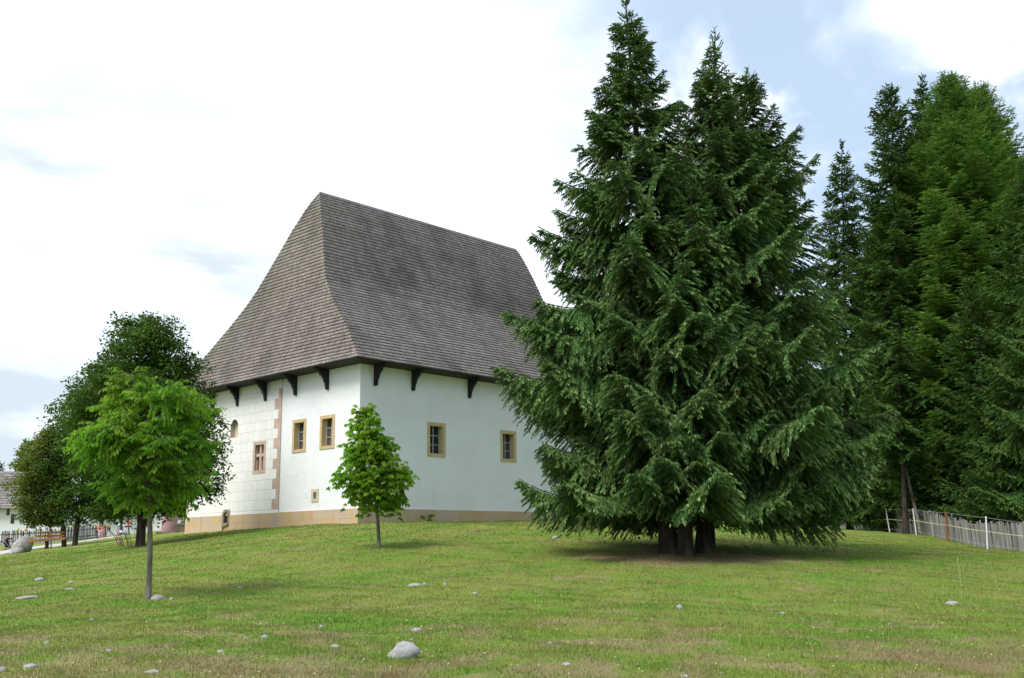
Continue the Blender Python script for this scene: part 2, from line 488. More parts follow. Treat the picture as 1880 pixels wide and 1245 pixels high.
col = t.mix(t.map(t.noise(1.4, 4, 0.6, (1, 1, 0.3), (9, 2, 4)), 0.55, 0.75, 0, 0.5), col, (0.36, 0.325, 0.315))
t.bump(t.noise(22, 4, 0.6, (1, 1, 0.25)), 0.3, 0.02)
M['shingle'] = t.done(col, 0.85, 0.25)
M['blackwood'] = simple('black_stained_timber', (0.010, 0.009, 0.011), (0.018, 0.016, 0.018), 8, 0.6, 0.3, (1, 1, 0.3))
M['soffit'] = simple('soffit_boards', (0.030, 0.027, 0.028), (0.045, 0.040, 0.040), 5, 0.7, 0.25)
M['ridge'] = simple('ridge_board', (0.10, 0.10, 0.12), (0.16, 0.15, 0.16), 3, 0.7, 0.3)
t = NT('window_glass')
t.bump(t.noise(3.0, 2), 0.08, 0.02)
M['glass'] = t.done(t.mix(t.map(t.noise(2.5, 2), 0.4, 0.6), (0.012, 0.013, 0.015), (0.05, 0.05, 0.055)), 0.08, 0.5)
M['curtain'] = simple('window_blind', (0.05, 0.035, 0.028), (0.11, 0.08, 0.06), 9, 0.8, 0.2, (6, 6, 0.4))
M['greywood'] = simple('grey_bar_paint', (0.34, 0.35, 0.37), (0.44, 0.45, 0.46), 6, 0.6, 0.3)
M['oldgrey'] = simple('rough_grey_stone', (0.20, 0.17, 0.12), (0.32, 0.28, 0.20), 9, 0.95, 0.1, bump=0.5)
M['dark'] = simple('vent_shade_and_tyre', (0.012, 0.010, 0.008), (0.02, 0.017, 0.014), 3)

WL, LR, ZB = 14.47, 17.38, 0.8
house = empty('manor_house', CN - np.array([0, 0, ZB]), THETA)
tag(house, 'white manor house with steep grey shingled roof and pink stone quoins', 'house')
def SL(u, z, d): return (-d, u, z + ZB)           # left facade
def SR(u, z, d): return (u, -d, z + ZB)           # right facade
def sub_rects(rect, holes):
    out = [rect]
    for (a0, a1, b0, b1) in holes:
        nx_ = []
        for (u0, u1, z0, z1) in out:
            if a0 >= u1 or a1 <= u0 or b0 >= z1 or b1 <= z0: nx_.append((u0, u1, z0, z1)); continue
            if a0 > u0: nx_.append((u0, a0, z0, z1))
            if a1 < u1: nx_.append((a1, u1, z0, z1))
            c0, c1 = max(u0, a0), min(u1, a1)
            if b0 > z0: nx_.append((c0, c1, z0, b0))
            if b1 < z1: nx_.append((c0, c1, b1, z1))
        out = nx_
    return out

W_TAN_L = [(3.97, 5.05, 2.75, 4.31), (1.78, 2.88, 2.75, 4.30)]
W_SLIT = (2.88, 3.42, 0.39, 0.98)
W_MULL = (7.20, 8.30, 1.93, 3.52)
W_HID = (12.16, 13.24, 1.97, 3.55)
NICHE = (9.76, 10.46, 3.89, 4.82)
W_TAN_R = [(4.03, 5.20, 2.48, 4.10), (9.02, 10.18, 2.48, 4.07), (14.25, 15.25, 0.9, 2.15)]
W_LOW_R = (14.1, 15.0, 0.5, 1.7)
shr = lambda r, k: (r[0] + k, r[1] - k, r[2] + k, r[3] - k)
ZT = 6.45
wall = MB()
for r in sub_rects((0, WL, -0.02, ZT), [shr(x, .05) for x in W_TAN_L + [W_SLIT, W_MULL, W_HID]] + [NICHE]):
    wall.add([SL(r[0], r[2], 0), SL(r[1], r[2], 0), SL(r[1], r[3], 0), SL(r[0], r[3], 0)], [(0, 1, 2, 3)])
for r in sub_rects((0, LR, -0.02, ZT), [shr(x, .05) for x in W_TAN_R]):
    wall.add([SR(r[0], r[2], 0), SR(r[1], r[2], 0), SR(r[1], r[3], 0), SR(r[0], r[3], 0)], [(0, 1, 2, 3)])
wall.add([(LR, 0, ZB), (LR, WL, ZB), (LR, WL, ZT + ZB), (LR, 0, ZT + ZB)], [(0, 1, 2, 3)])
wall.add([(0, WL, ZB), (LR, WL, ZB), (LR, WL, ZT + ZB), (0, WL, ZT + ZB)], [(0, 1, 2, 3)])
wall.build('wall', M['plaster'], house, fix=False)

# ashlar facing on the left part of the facade: plain top and bottom bands, block courses, pink quoins
QZ = [0.16, 0.65, 1.13, 1.61, 2.09, 2.57, 3.07, 3.56, 4.045, 4.50, 4.98, 5.49, 5.98]
U0 = 6.0
holes = [shr(W_MULL, .05), shr(W_HID, .05), NICHE]
vent_hole = (10.17, 10.83, -1.0, 0.28)
base = MB()
for r in sub_rects((U0, WL + 0.02, -0.02, ZT), holes):
    base.box((r[0], r[2], 0.0), (r[1], r[3], 0.022), SL)
jm = base.build('facing_joints', M['joint'], house)
def arch_fill(mb, rect, d0, d1, fn, rise=0.26):
    """the two corners between a rectangular opening and its arched head"""
    u0, u1, z0, z1 = rect; n = 8
    arc = [(u0 + (u1 - u0) * k / n, z1 - rise + rise * math.sin(math.pi * k / n) ** 0.8) for k in range(n + 1)]
    for k in range(n):
        (a, za), (b, zb) = arc[k], arc[k + 1]
        mb.prism([(a, za), (b, zb), (b, z1 + .004), (a, z1 + .004)], d0, d1, fn)
blocks = MB(); quoins = MB(); quoins2 = MB(); g = rng(11)
G = 0.010
for k in range(len(QZ) - 1):
    z0, z1 = QZ[k], QZ[k + 1]
    qw = 0.56 if k % 2 == 0 else 0.24
    for r in [(U0 + .0, U0 + qw, z0, z1)]:
        quoins.box((r[0], r[2], 0.0221), (r[1] - G, r[3], 0.046), SL, g.random())
    qe = 0.24 if k % 2 == 0 else 0.5
    quoins2.box((WL + .02 - qe + G, z0, 0.0221), (WL + .02, z1, 0.046), SL, g.random())
    u = U0 + qw + G; first = True
    while u < WL - qe - 0.02:
        w = 0.40 + 0.36 * g.random()
        e = min(u + w, WL + .02 - qe - G)
        if WL - qe - e < 0.2: e = WL + .02 - qe - G
        for r in sub_rects((u, e - G, z0 + G * .5, z1 - G * .5), [tuple(np.array(h) + [-.004, .004, -.004, .004]) for h in holes] + [vent_hole]):
            if r[1] - r[0] > .02 and r[3] - r[2] > .02:
                blocks.box((r[0], r[2], 0.0221), (r[1], r[3], 0.040), SL, g.random())
        u = e
for r in sub_rects((U0, WL + .02, -0.01, QZ[0] - G), [vent_hole]):
    blocks.box((r[0], r[2], 0.0221), (r[1], r[3], 0.052), SL, 0.7)
blocks.box((U0, QZ[-1] + G, 0.0221), (WL + .02, ZT - .005, 0.040), SL, 0.55)
arch_fill(blocks, NICHE, 0.0, 0.040, SL)
blocks.build('stone_facing', M['ashlar'], house)
quoins.build('quoins', M['pinkstone'], house)
quoins2.build('quoins', M['pinkstone'], house)
nb = MB()
u0, u1, z0, z1 = NICHE
nb.add([SL(u0 - .01, z0 - .01, -.20), SL(u1 + .01, z0 - .01, -.20), SL(u1 + .01, z1 + .01, -.20), SL(u0 - .01, z1 + .01, -.20)], [(0, 1, 2, 3)])
nb.box((u0 - .05, z0, -.20), (u0, z1, .0), SL); nb.box((u1, z0, -.20), (u1 + .05, z1, .0), SL); nb.box((u0 - .05, z0 - .06, -.20), (u1 + .05, z0, .03), SL)
nb.box((u0 - .05, z1, -.20), (u1 + .05, z1 + .05, .0), SL)
nb.build('niche', simple('niche_plaster', (0.52, 0.46, 0.36), (0.60, 0.54, 0.43), 3, 0.95, 0.1), house)

# plinth of upright sandstone slabs
pl = MB(); g = rng(21)
for fn, length, rows_ in ((SL, WL, 2), (SR, LR, 1)):
    pl.box((-0.0 if fn is SR else 0.0, -3.0, 0.0), (length, -0.95, 0.06), fn, 0.5)
    for k in range(rows_):
        zt, zb = (0.0, -.95) if rows_ == 1 else ((0.0, -.42), (-.425, -.95))[k]
        u = -0.0
        while u < length - .01:
            w = 0.42 + 0.45 * g.random() if rows_ == 1 else 0.3 + 0.6 * g.random()
            e = min(u + w, length)
            if length - e < .25: e = length
            for r in sub_rects((u + .003, e - .003, zb, zt), [vent_hole] if fn is SL else []):
                if r[1] - r[0] > .01:
                    pl.box((r[0], r[2], 0.0), (r[1], r[3], 0.075 + .012 * g.random()), fn, g.random())
            u = e
pl.box((-.078, -3, -0.0), (0, 0.0, .078), SL, 0.3)
pl.box((10.05, -0.9, -.02), (10.95, 0.3, 0.004), SL, 0.2)
pl.build('plinth', M['plinth'], house)

# rough arched cellar vent cutting into plinth and facing
v = MB()
A = [(10.17, -.42), (10.17, .05), (10.25, .2), (10.42, .29), (10.58, .28), (10.75, .18), (10.83, .02), (10.83, -.60)]
B = [(10.30, -.38), (10.30, .02), (10.35, .12), (10.44, .17), (10.54, .17), (10.63, .11), (10.68, .0), (10.68, -.38)]
for k in range(len(A) - 1):
    v.prism([A[k], A[k + 1], B[k + 1], B[k]], 0.006, 0.10 + .02 * (k % 2), SL)
v.prism([(10.17, -.42), B[0], B[-1], (10.83, -.60)], 0.006, 0.09, SL)
vo = v.build('cellar_vent', M['oldgrey'], house)
v = MB(); v.prism(B, 0.006, 0.014, SL); v.build('opening', M['dark'], vo)  # near-black panel: the hollow's shade is painted on, nothing opens behind it

def framed_window(fn, rect, fw, mat, bars, depth=0.30, proud=0.03, flip=False):
    u0, u1, z0, z1 = rect; fr = MB()
    d0 = -depth
    fr.box((u0, z0, d0), (u0 + fw, z1, proud), fn); fr.box((u1 - fw, z0, d0), (u1, z1, proud), fn)
    fr.box((u0 + fw, z1 - fw, d0), (u1 - fw, z1, proud - .002), fn); fr.box((u0 + fw, z0, d0), (u1 - fw, z0 + fw * .9, proud + .002), fn)
    a0, a1, b0, b1 = u0 + fw, u1 - fw, z0 + fw * .9, z1 - fw
    if bars == 'cross':
        m = (a0 + a1) / 2; zt = b0 + (b1 - b0) * .60
        fr.box((m - .075, b0, -.22), (m + .075, b1, -.02), fn)
        fr.box((a0, zt - .07, -.215), (m - .075, zt + .07, -.024), fn); fr.box((m + .075, zt - .07, -.215), (a1, zt + .07, -.024), fn)
        for q0, q1 in ((a0, m - .075), (m + .075, a1)):      # stepped inner jambs
            fr.box((q0, b0, -.218), (q0 + .055, b0 + .5, -.05), fn); fr.box((q1 - .055, b0, -.218), (q1, b0 + .5, -.05), fn)
    w = fr.build('window', mat, house)
    p = MB(); dp = -depth + .03
    p.add([fn(a0, b0, dp), fn(a1, b0, dp), fn(a1, b1, dp), fn(a0, b1, dp)], [(0, 1, 2, 3)])
    p.build('pane', M['glass'], w)
    if bars == 'grid':
        q = MB(); m = (a0 + a1) / 2
        q.box((m - .022, b0, dp + .004), (m + .022, b1, dp + .05), fn)
        for k in (1, 2):
            zz_ = b0 + (b1 - b0) * k / 3
            q.box((a0 + .04, zz_ - .016, dp + .006), (m - .022, zz_ + .016, dp + .046), fn)
            q.box((m + .022, zz_ - .016, dp + .006), (a1 - .04, zz_ + .016, dp + .046), fn)
        for s0, s1 in ((a0, a0 + .04), (a1 - .04, a1)): q.box((s0, b0, dp + .005), (s1, b1, dp + .05), fn)
        q.build('glazing_bars', M['greywood'], w)
    return w
for i, r in enumerate(W_TAN_L):
    w = framed_window(SL, r, .155, M['tanstone'], 'grid')
    c = MB(); c.box((r[0] + .56, r[2] + .16, -.266), (r[1] - .16, r[3] - .17, -.262), SL); c.build('blind', M['curtain'], w)
w = framed_window(SL, W_SLIT, .15, simple('grey_tan_stone', (0.50, 0.44, 0.33), (0.58, 0.51, 0.40), 5, 0.9, 0.15), '', .3); w['label'] = 'small slit window in a pale stone surround'
for i, r in enumerate((W_MULL, W_HID)):
    framed_window(SL, r, .17, M['pinkstone'], 'cross', .32, .052)['label'] = 'pink stone window divided by a stone cross'
for r in W_TAN_R: framed_window(SR, r, .165, M['tanstone'], 'grid')

# ---- roof: insets of the two pairs of slopes at each height (the curve of the hips)
OV = 0.85
RZ = np.array([6.50, 6.9, 7.3, 8.0, 8.4, 9, 10, 11, 11.7, 13, 14, 15, 16, 16.5, 17.0])
RA = np.array([0, .26, .40, .66, .80, 1.0, 1.32, 1.66, 1.88, 2.28, 2.58, 2.86, 3.18, 3.38, 3.62]) * (2.83 + OV) / 3.62
RB = np.array([0, .42, .80, 1.50, 1.92, 2.58, 3.64, 4.55, 5.05, 5.74, 6.25, 6.78, 7.36, 7.68, 8.03]) * (WL / 2 + OV) / 8.03
arc = np.r_[0, np.cumsum(np.hypot(np.diff(RZ), np.diff(RB) * .6 + np.diff(RA) * .4))]
NCO = 54
zs = np.interp(np.linspace(0, arc[-1], NCO + 1), arc, RZ)
def corner(z):
    a = np.interp(z, RZ, RA); b = np.interp(z, RZ, RB)
    x0, x1 = -OV + a, LR + OV + .06 - .01 * a          # hipped at the left end, steep gable at the right
    y0, y1 = -OV + b, WL + OV - b
    Zz = z + ZB
    return [np.array(p) for p in ((x0, y1, Zz), (x0, y0, Zz), (x1, y0, Zz), (x1, y1, Zz))]   # far-left, near, right, far-right
und = MB(); sh_v, sh_q, sh_r = [], [], []; cnt = 0
g = rng(31)
for k in range(NCO):
    C0, C1 = corner(zs[k]), corner(zs[k + 1])
    for f in range(4):
        a0, a1, b0, b1 = C0[f], C0[(f + 1) % 4], C1[f], C1[(f + 1) % 4]
        und.add([a0, a1, b1, b0], [(0, 1, 2, 3)])
        nrm = unit(np.cross(a1 - a0, b0 - a0)); 
        up_ = unit(b0 - a0 - np.dot(b0 - a0, unit(a1 - a0)) * unit(a1 - a0))
        ln_ = np.linalg.norm(a1 - a0)
        m = max(3, int(ln_ / 0.15))
        s = np.linspace(0, 1, m + 1); s[1:-1] += (g.random(m - 1) - .5) * .55 / m
        s[0] -= .045 / ln_; s[-1] += .045 / ln_ + .05 / m
        lo0 = a0 + (a1 - a0) * s[:-1, None]; lo1 = a0 + (a1 - a0) * (s[1:, None] - .05 / m)
        hi0 = b0 + (b1 - b0) * s[:-1, None]; hi1 = b0 + (b1 - b0) * (s[1:, None] - .05 / m)
        lift = (.050 + .016 * g.random(m))[:, None] * nrm; drop = (-.012 - .022 * g.random(m) ** 2)[:, None] * up_
        B0, B1 = lo0 + lift + drop, lo1 + lift + drop
        T0, T1 = hi0 + nrm * .012, hi1 + nrm * .012
        K0, K1 = lo0 + nrm * .004 + drop, lo1 + nrm * .004 + drop
        V = np.stack([B0, B1, T1, T0, K0, K1], 1).reshape(-1, 3)
        i = cnt + np.arange(m)[:, None] * 6
        Q = np.concatenate([i + [0, 1, 2, 3], i + [4, 5, 1, 0]])
        rr = g.random(m) * .75 + .25 * g.random()
        sh_v.append(V); sh_q.append(Q); sh_r.append(np.r_[rr, rr * .1]); cnt += 6 * m  # butt faces coloured darker, painting in the shadow lines between courses
roof = link('roof', mesh_q('roof', np.concatenate(sh_v), np.concatenate(sh_q), rnd=np.concatenate(sh_r)), M['shingle'], house)
und.build('roof_deck', M['soffit'], roof, fix=False)
rb = MB()
xa, xb, yr, zr = 2.83 - .05, LR + OV + .04, WL / 2, 17.0 + ZB
rb.prism([(-.16, -.22), (0, .06), (.16, -.22), (.12, -.24), (0, -.02), (-.12, -.24)], xa, xb, lambda a, b, d: (d, yr + a, zr + b))
rb.build('ridge_board', M['ridge'], roof)
so = MB()
zo, zi = 6.49 + ZB, 6.40 + ZB
o = OV - .03
ring_o = [(-o, -o, zo), (LR + o, -o, zo), (LR + o, WL + o, zo), (-o, WL + o, zo)]
ring_i = [(.06, .06, zi), (LR - .06, .06, zi), (LR - .06, WL - .06, zi), (.06, WL - .06, zi)]
ring_t = [(x, y, z + .10) for x, y, z in ring_o]
so.add(ring_o + ring_i + ring_t, [(i, (i + 1) % 4, 4 + (i + 1) % 4, 4 + i) for i in range(4)])
so.build('soffit', M['soffit'], house, fix=False)
fa = MB()
for i in range(4):
    p, q = np.array(ring_o[i]), np.array(ring_o[(i + 1) % 4])
    w_ = unit(np.cross(q - p, [0, 0, 1])) * .02
    fa.add([p, q, q + [0, 0, .07], p + [0, 0, .07], p + w_ + [0, 0, -.05], q + w_ + [0, 0, -.05], q + w_ + [0, 0, .05], p + w_ + [0, 0, .05]],
           [(4, 5, 6, 7), (0, 1, 5, 4), (3, 2, 6, 7)])
fa.build('fascia', M['blackwood'], house, fix=False)
BR = [(0, 5.52), (.10, 5.52), (.14, 5.72), (.17, 5.84), (.23, 5.88), (.25, 6.0), (.32, 6.04), (.34, 6.12), (.44, 6.15), (.49, 6.26), (.62, 6.29), (.70, 6.36), (.76, 6.47), (.76, 6.50), (0, 6.50)]
def bracket(fn, u):
    b = MB()
    b.prism(BR, u - .08, u + .08, lambda d, z, w: fn(w, z - .03, d + .003))
    b.build('eave_bracket', M['blackwood'], house)
for u in (2.36, 4.86, 7.36, 9.88, 12.2): bracket(SL, u)
for u in (0.84, 3.1, 6.80, 10.5, 14.2, 16.9): bracket(SR, u)
# ------------------------------------------------------------------ trees
M['spruce'] = leafmat('spruce_needles', (0.045, 0.105, 0.026), (0.130, 0.240, 0.064), (0.24, 0.36, 0.13), 0.22, 0.6)  # pale tip tone: fresh growth, brightened to paint highlights into the boughs
M['spruce_far'] = leafmat('forest_spruce_needles', (0.036, 0.090, 0.018), (0.085, 0.170, 0.034), (0.13, 0.22, 0.05), 0.12, 0.55)
M['larch'] = leafmat('larch_needles', (0.090, 0.205, 0.026), (0.170, 0.315, 0.050), (0.24, 0.38, 0.10), 0.38, 0.55)
M['bark'] = barkmat('spruce_bark', (0.028, 0.022, 0.018), (0.07, 0.056, 0.046))
M['larchbark'] = barkmat('larch_bark', (0.07, 0.055, 0.045), (0.15, 0.12, 0.10))
M['greybark'] = barkmat('grey_bark', (0.10, 0.09, 0.075), (0.22, 0.20, 0.17))
M['cone'] = simple('spruce_cone', (0.12, 0.055, 0.025), (0.22, 0.11, 0.05), 20, 0.7)
M['maple'] = leafmat('maple_leaves', (0.034, 0.086, 0.012), (0.082, 0.160, 0.022), (0.12, 0.21, 0.04), 0.42)
M['limegreen'] = leafmat('fresh_elm_leaves', (0.098, 0.232, 0.012), (0.190, 0.380, 0.026), (0.26, 0.43, 0.06), 0.62)
M['chestnut'] = leafmat('chestnut_leaves', (0.115, 0.265, 0.012), (0.23, 0.43, 0.028), (0.34, 0.49, 0.07), 0.62)
M['linden'] = leafmat('linden_leaves', (0.085, 0.135, 0.016), (0.165, 0.215, 0.040), (0.27, 0.29, 0.10), 0.45)

def twigs(P, D, L, W, g):
    """spindle of two crossed blades for each twig"""
    n = len(P); D = unit(D)
    s1 = unit(np.cross(D, unit(g.normal(size=(n, 3)))))
    s2 = np.cross(D, s1)
    m = P + D * (L * 0.42)[:, None]; w = W[:, None] * .5
    V = np.stack([P, P + D * L[:, None], m + s1 * w, m - s1 * w, m + s2 * w, m - s2 * w], 1).reshape(-1, 3)
    i = np.arange(n)[:, None] * 6
    Q = np.concatenate([i + [0, 2, 1, 3], i + [0, 4, 1, 5]])
    return V, Q

def conifer(name, base, top, prof, seed, mats, z0=1.2, rad=0.25, gap=0.42, per=6, e_top=38, e_mid=4, e_low=-16,
            tipup=0.22, lat=0.42, latmax=1.15, droop=0.5, tl=0.17, tw=0.055, ds=1.0, bare=0.22, trunk_sides=10, n_cones=0, jit=.22, lopen=0.0, clear=(.4, 0), extra=(), ekey=.55):
    """tapered trunk, whorls of drooping branches, side sprays and hanging twigs"""
    g = rng(seed)
    base, top = np.asarray(base, float), np.asarray(top, float)
    H = top[2] - base[2]; lean = (top - base)[:2]
    root = empty(name, base)
    def axis(z):
        t_ = np.clip(z / H, 0, 1)
        return np.array([lean[0] * t_, lean[1] * t_, z])
    tz = np.linspace(-0.4, H * .995, 16)
    tp_ = np.array([axis(z) if z > 0 else [0, 0, z] for z in tz])
    tr_ = rad * (1 - np.clip(tz / H, 0, 1)) ** 0.85 + 0.012; tr_[0] *= 1.5; tr_[1] *= 1.08
    V, Q = tube(tp_, tr_, trunk_sides)
    trunk = link('trunk', mesh_q('trunk', V, Q, smooth=True), mats[1], root)
    TP, TD, TL, TW, TR = [], [], [], [], []
    BV, BQ, bn = [], [], 0
    coneP = []
    z = z0
    ext = list(extra)
    while z < H - 0.12:
        t_ = (z - z0) / (H - z0)
        k = per if t_ < .85 else max(4, per - 1)
        a0 = g.random() * 6.283
        own = [e_ for e_ in ext if z <= e_[0] < z + gap]
        for j in range(k + len(own)):
            zz_ = z + (g.random() - .5) * gap * .9 if j < k else own[j - k][0]
            if zz_ > H - .1: continue
            tt_ = max(0.0, (zz_ - z0) / (H - z0))
            R = prof(tt_) * (1 + jit * np.clip(g.normal(), -2, .8)) 
            R = max(R, .12)
            if g.random() < lopen: R *= .45
            ph = a0 + 6.283 * (j + .35 * g.normal()) / k
            if j >= k: ph, R = own[j - k][1:]
            e = np.interp(tt_, [0, .45, .78, 1], [e_low, e_mid, e_top * ekey, e_top]) + 5 * g.normal()
            cu = np.array([math.cos(ph), math.sin(ph), 0.0])
            n_ = max(5, int(R / 0.16) + 2)
            u = np.linspace(0, 1, n_)
            sl = math.tan(R_(e))
            rise = R * (sl * u - .18 * droop * np.sin(u * np.pi * .8) + tipup * u ** 2.5)
            wob = g.normal() * .08 * R * u ** 2
            sd_ = np.array([-cu[1], cu[0], 0])
            clr = clear[0] + clear[1] * max(0.0, -math.sin(ph))
            rr_ = R * u * (math.cos(R_(min(abs(e), 40))))
            pts = axis(zz_) + cu * rr_[:, None] + sd_ * wob[:, None] + np.array([0, 0, 1.0]) * rise[:, None]
            if zz_ < 5.5:                       # low boughs are held clear of the ground
                clr += .22 * g.normal()
                deficit = np.max(gz(base[0] + pts[:, 0], base[1] + pts[:, 1], False) - base[2] + clr + .30 - pts[:, 2])
                if deficit > 0: pts[:, 2] += deficit * u ** .8
            if R > .5:
                V, Q = tube(pts, np.linspace(.011 * R + .006, .004, n_), 3); BV.append(V); BQ.append(Q + bn); bn += len(V)
            fw = unit(np.gradient(pts, axis=0))
            # twigs crowning the main axis
            st = np.arange(bare if R > .8 else .05, 1.0001, max(.06 / R / ds, .012))
            if len(st) == 0: st = np.array([1.0])
            pa = np.stack([np.interp(st, u, pts[:, q]) for q in range(3)], -1)
            fa_ = np.stack([np.interp(st, u, fw[:, q]) for q in range(3)], -1)
            TP.append(pa); TD.append(fa_ * .9 + sd_ * g.normal(size=(len(st), 1)) * .55 + np.array([0, 0, .25]) * g.random((len(st), 1)))
            TL.append(tl * (0.75 + .5 * g.random(len(st)))); TW.append(np.full(len(st), tw)); TR.append(np.clip(.45 + .25 * g.normal(size=len(st)) + .45 * (st > .9), 0, 1))
            # lateral sprays
            if R > .35:
                ls = np.arange(bare, 1.0, .12 / R / ds)
                ls = np.clip(np.concatenate([ls, ls + .06 / R]) + .02 * g.normal(size=2 * len(ls)), bare, .985)
                side = np.r_[np.ones(len(ls) // 2), -np.ones(len(ls) // 2)]
                ll = np.minimum(latmax, lat * R * (1 - ls) ** .75 + .16) * (0.65 + .55 * g.random(len(ls))) * np.clip((ls - bare) / .12 + .45, 0, 1)
                pb = np.stack([np.interp(ls, u, pts[:, q]) for q in range(3)], -1)
                fb = np.stack([np.interp(ls, u, fw[:, q]) for q in range(3)], -1)
                ang = R_(52) + .2 * g.normal(size=len(ls))
                dl = fb * np.cos(ang)[:, None] + sd_ * (side * np.sin(ang))[:, None]
                dl[:, 2] -= .08 + droop * (.10 + .38 * g.random(len(ls)))
                dl = unit(dl)
                cnt_ = np.maximum(1, (ll / .075 * ds).astype(int))
                idx = np.repeat(np.arange(len(ls)), cnt_)
                fr = np.concatenate([(np.arange(c) + .6) / c for c in cnt_])
                s_ = fr * ll[idx]
                P_ = pb[idx] + dl[idx] * s_[:, None]
                P_[:, 2] -= .36 * droop * s_ ** 2 + .02 * g.random(len(s_))
                N_ = len(idx)
                if zz_ < 5.5:
                    low_ = P_[:, 2] < gz(base[0] + P_[:, 0], base[1] + P_[:, 1], False) - base[2] + clr - .25 * g.random(N_)
                    idx, fr, s_, P_ = idx[~low_], fr[~low_], s_[~low_], P_[~low_]; N_ = len(idx)
                sg = np.where(np.arange(N_) % 2 == 0, 1.0, -1.0)[:, None]
                nrm = np.cross(dl[idx], np.array([0, 0, 1.0]))
                dd = dl[idx] * (.75 + .3 * g.random((N_, 1))) + nrm * sg * (.45 + .35 * g.random((N_, 1)))
                dd[:, 2] -= droop * (.40 + .95 * g.random(N_)) * np.clip(1.25 - tt_, .25, 1)
                TP.append(P_); TD.append(dd); TL.append(tl * (.7 + .6 * g.random(N_))); TW.append(tw * (.8 + .4 * g.random(N_)))
                TR.append(np.clip(.38 + .20 * g.normal(size=N_) + .40 * (fr > .8), 0, 1))
                if n_cones and .25 < tt_ < .97 and g.random() < .5:
                    q = g.integers(0, N_); coneP.append(P_[q])
        z += gap * (0.8 + .4 * g.random()) * float(np.interp(t_, [0, .45, .7, 1], [1, .98, .74, .58]))
    # leader
    P_ = np.array([axis(H - .6 + .06 * q) for q in range(11)])
    TP.append(P_); TD.append(np.c_[g.normal(size=(11, 2)) * .5, np.full(11, .8)]); TL.append(np.full(11, tl)); TW.append(np.full(11, tw * .7)); TR.append(np.full(11, .6))
    TP, TD = np.concatenate(TP), np.concatenate(TD); TL, TW, TR = map(np.concatenate, (TL, TW, TR))
    V, Q = twigs(TP, TD, TL, TW, g)
    nq = len(Q)
    if bn:
        V2, Q2 = np.concatenate(BV), np.concatenate(BQ)
        Q = np.concatenate([Q, Q2 + len(V)]); V = np.concatenate([V, V2])
    me = mesh_q('crown', V, Q, rnd=np.r_[TR, TR, np.full(len(Q) - nq, .5)], fmat=np.r_[np.zeros(nq), np.ones(len(Q) - nq)].astype(int))
    link('crown', me, [mats[0], mats[1]], root)
    if n_cones and coneP:
        cm = MB(); cm.tube([(0, 0, 0), (0, 0, -.03), (0, 0, -.09), (0, 0, -.14)], [.008, .028, .026, .006], 6)
        c0 = cm.build('cone', M['cone'], root, smooth=True)
        sel = g.permutation(len(coneP))[:n_cones]
        for q, k in enumerate(sel):
            c = c0 if q == 0 else c0.copy()
            if q: COL.objects.link(c); c.parent = root
            c.location = tuple(coneP[k] + np.array([0, 0, -.06])); c.scale = (1, 1, .8 + .4 * g.random())
    root['twigs'] = len(TP)
    return root
def prof(pts):
    xs, ys = zip(*pts)
    return lambda t_: float(np.interp(t_, xs, ys))
def conif(name, bpx, tpx, Y, *a, Yt=None, **k):
    b = at(*bpx, Y); b[2] = float(gz(b[0], b[1])) - .03
    return conifer(name, b, at(*tpx, Yt or Y), *a, **k)

SP = (M['spruce'], M['bark'])
FP = (M['spruce_far'], M['bark'])
GSP = 'spruces of the big clump on the meadow'
CK = dict(gap=.58, per=6, ds=2.1, jit=.20, lopen=.10, ekey=.25, tl=.155, tw=.045, lat=.52, latmax=1.2, droop=1.0, e_low=-15, e_mid=-14, z0=2.9, tipup=.15, bare=.18, clear=(.72, 1.0))
o = conif('spruce_tree', (1229, 1015), (1148, -4), 32.0, prof([(0, 4.3), (.08, 3.8), (.18, 3.5), (.3, 3.6), (.42, 3.4), (.5, 3.0), (.7, 1.65), (.85, .78), (.95, .32), (1, .08)]), 101, SP, rad=.25, n_cones=60, extra=((9.0, 3.1, 4.8), (7.0, 3.3, 5.2), (8.2, 3.6, 4.3), (6.6, 2.9, 4.7), (2.9, 3.3, 4.6), (3.1, 3.0, 4.4)), **CK)
tag(o, 'tallest spruce of the clump, its pointed top reaching the upper edge', 'spruce', GSP)
o = conif('spruce_tree', (1291, 1015), (1313, 52), 32.6, prof([(0, 4.5), (.12, 4.7), (.3, 4.0), (.5, 2.8), (.7, 1.35), (.87, .52), (.96, .24), (1, .06)]), 102, SP, rad=.21, n_cones=45, **CK)
tag(o, 'second tallest spruce of the clump, standing on the right hand trunk', 'spruce', GSP)
o = conif('spruce_tree', (1257, 1018), (1270, 325), 31.6, prof([(0, 3.2), (.15, 3.5), (.35, 2.8), (.6, 1.7), (.85, .6), (1, .08)]), 103, SP, rad=.22, n_cones=12, Yt=30.3, **{**CK, 'z0': 3.1})
tag(o, 'shortest spruce of the clump, in front between the two tall tops', 'spruce', GSP)
o = conif('spruce_tree', (1296, 1004), (1372, 128), 34.6, prof([(0, 3.8), (.06, 4.4), (.16, 5.2), (.35, 4.4), (.55, 3.3), (.72, 2.2), (.86, 1.05), (.95, .40), (1, .08)]), 104, SP, rad=.20, n_cones=30, **{**CK, 'e_mid': -12, 'e_top': 44, 'ekey': .45})
tag(o, 'broad spruce of the clump with long raised branches on the right', 'spruce', GSP)

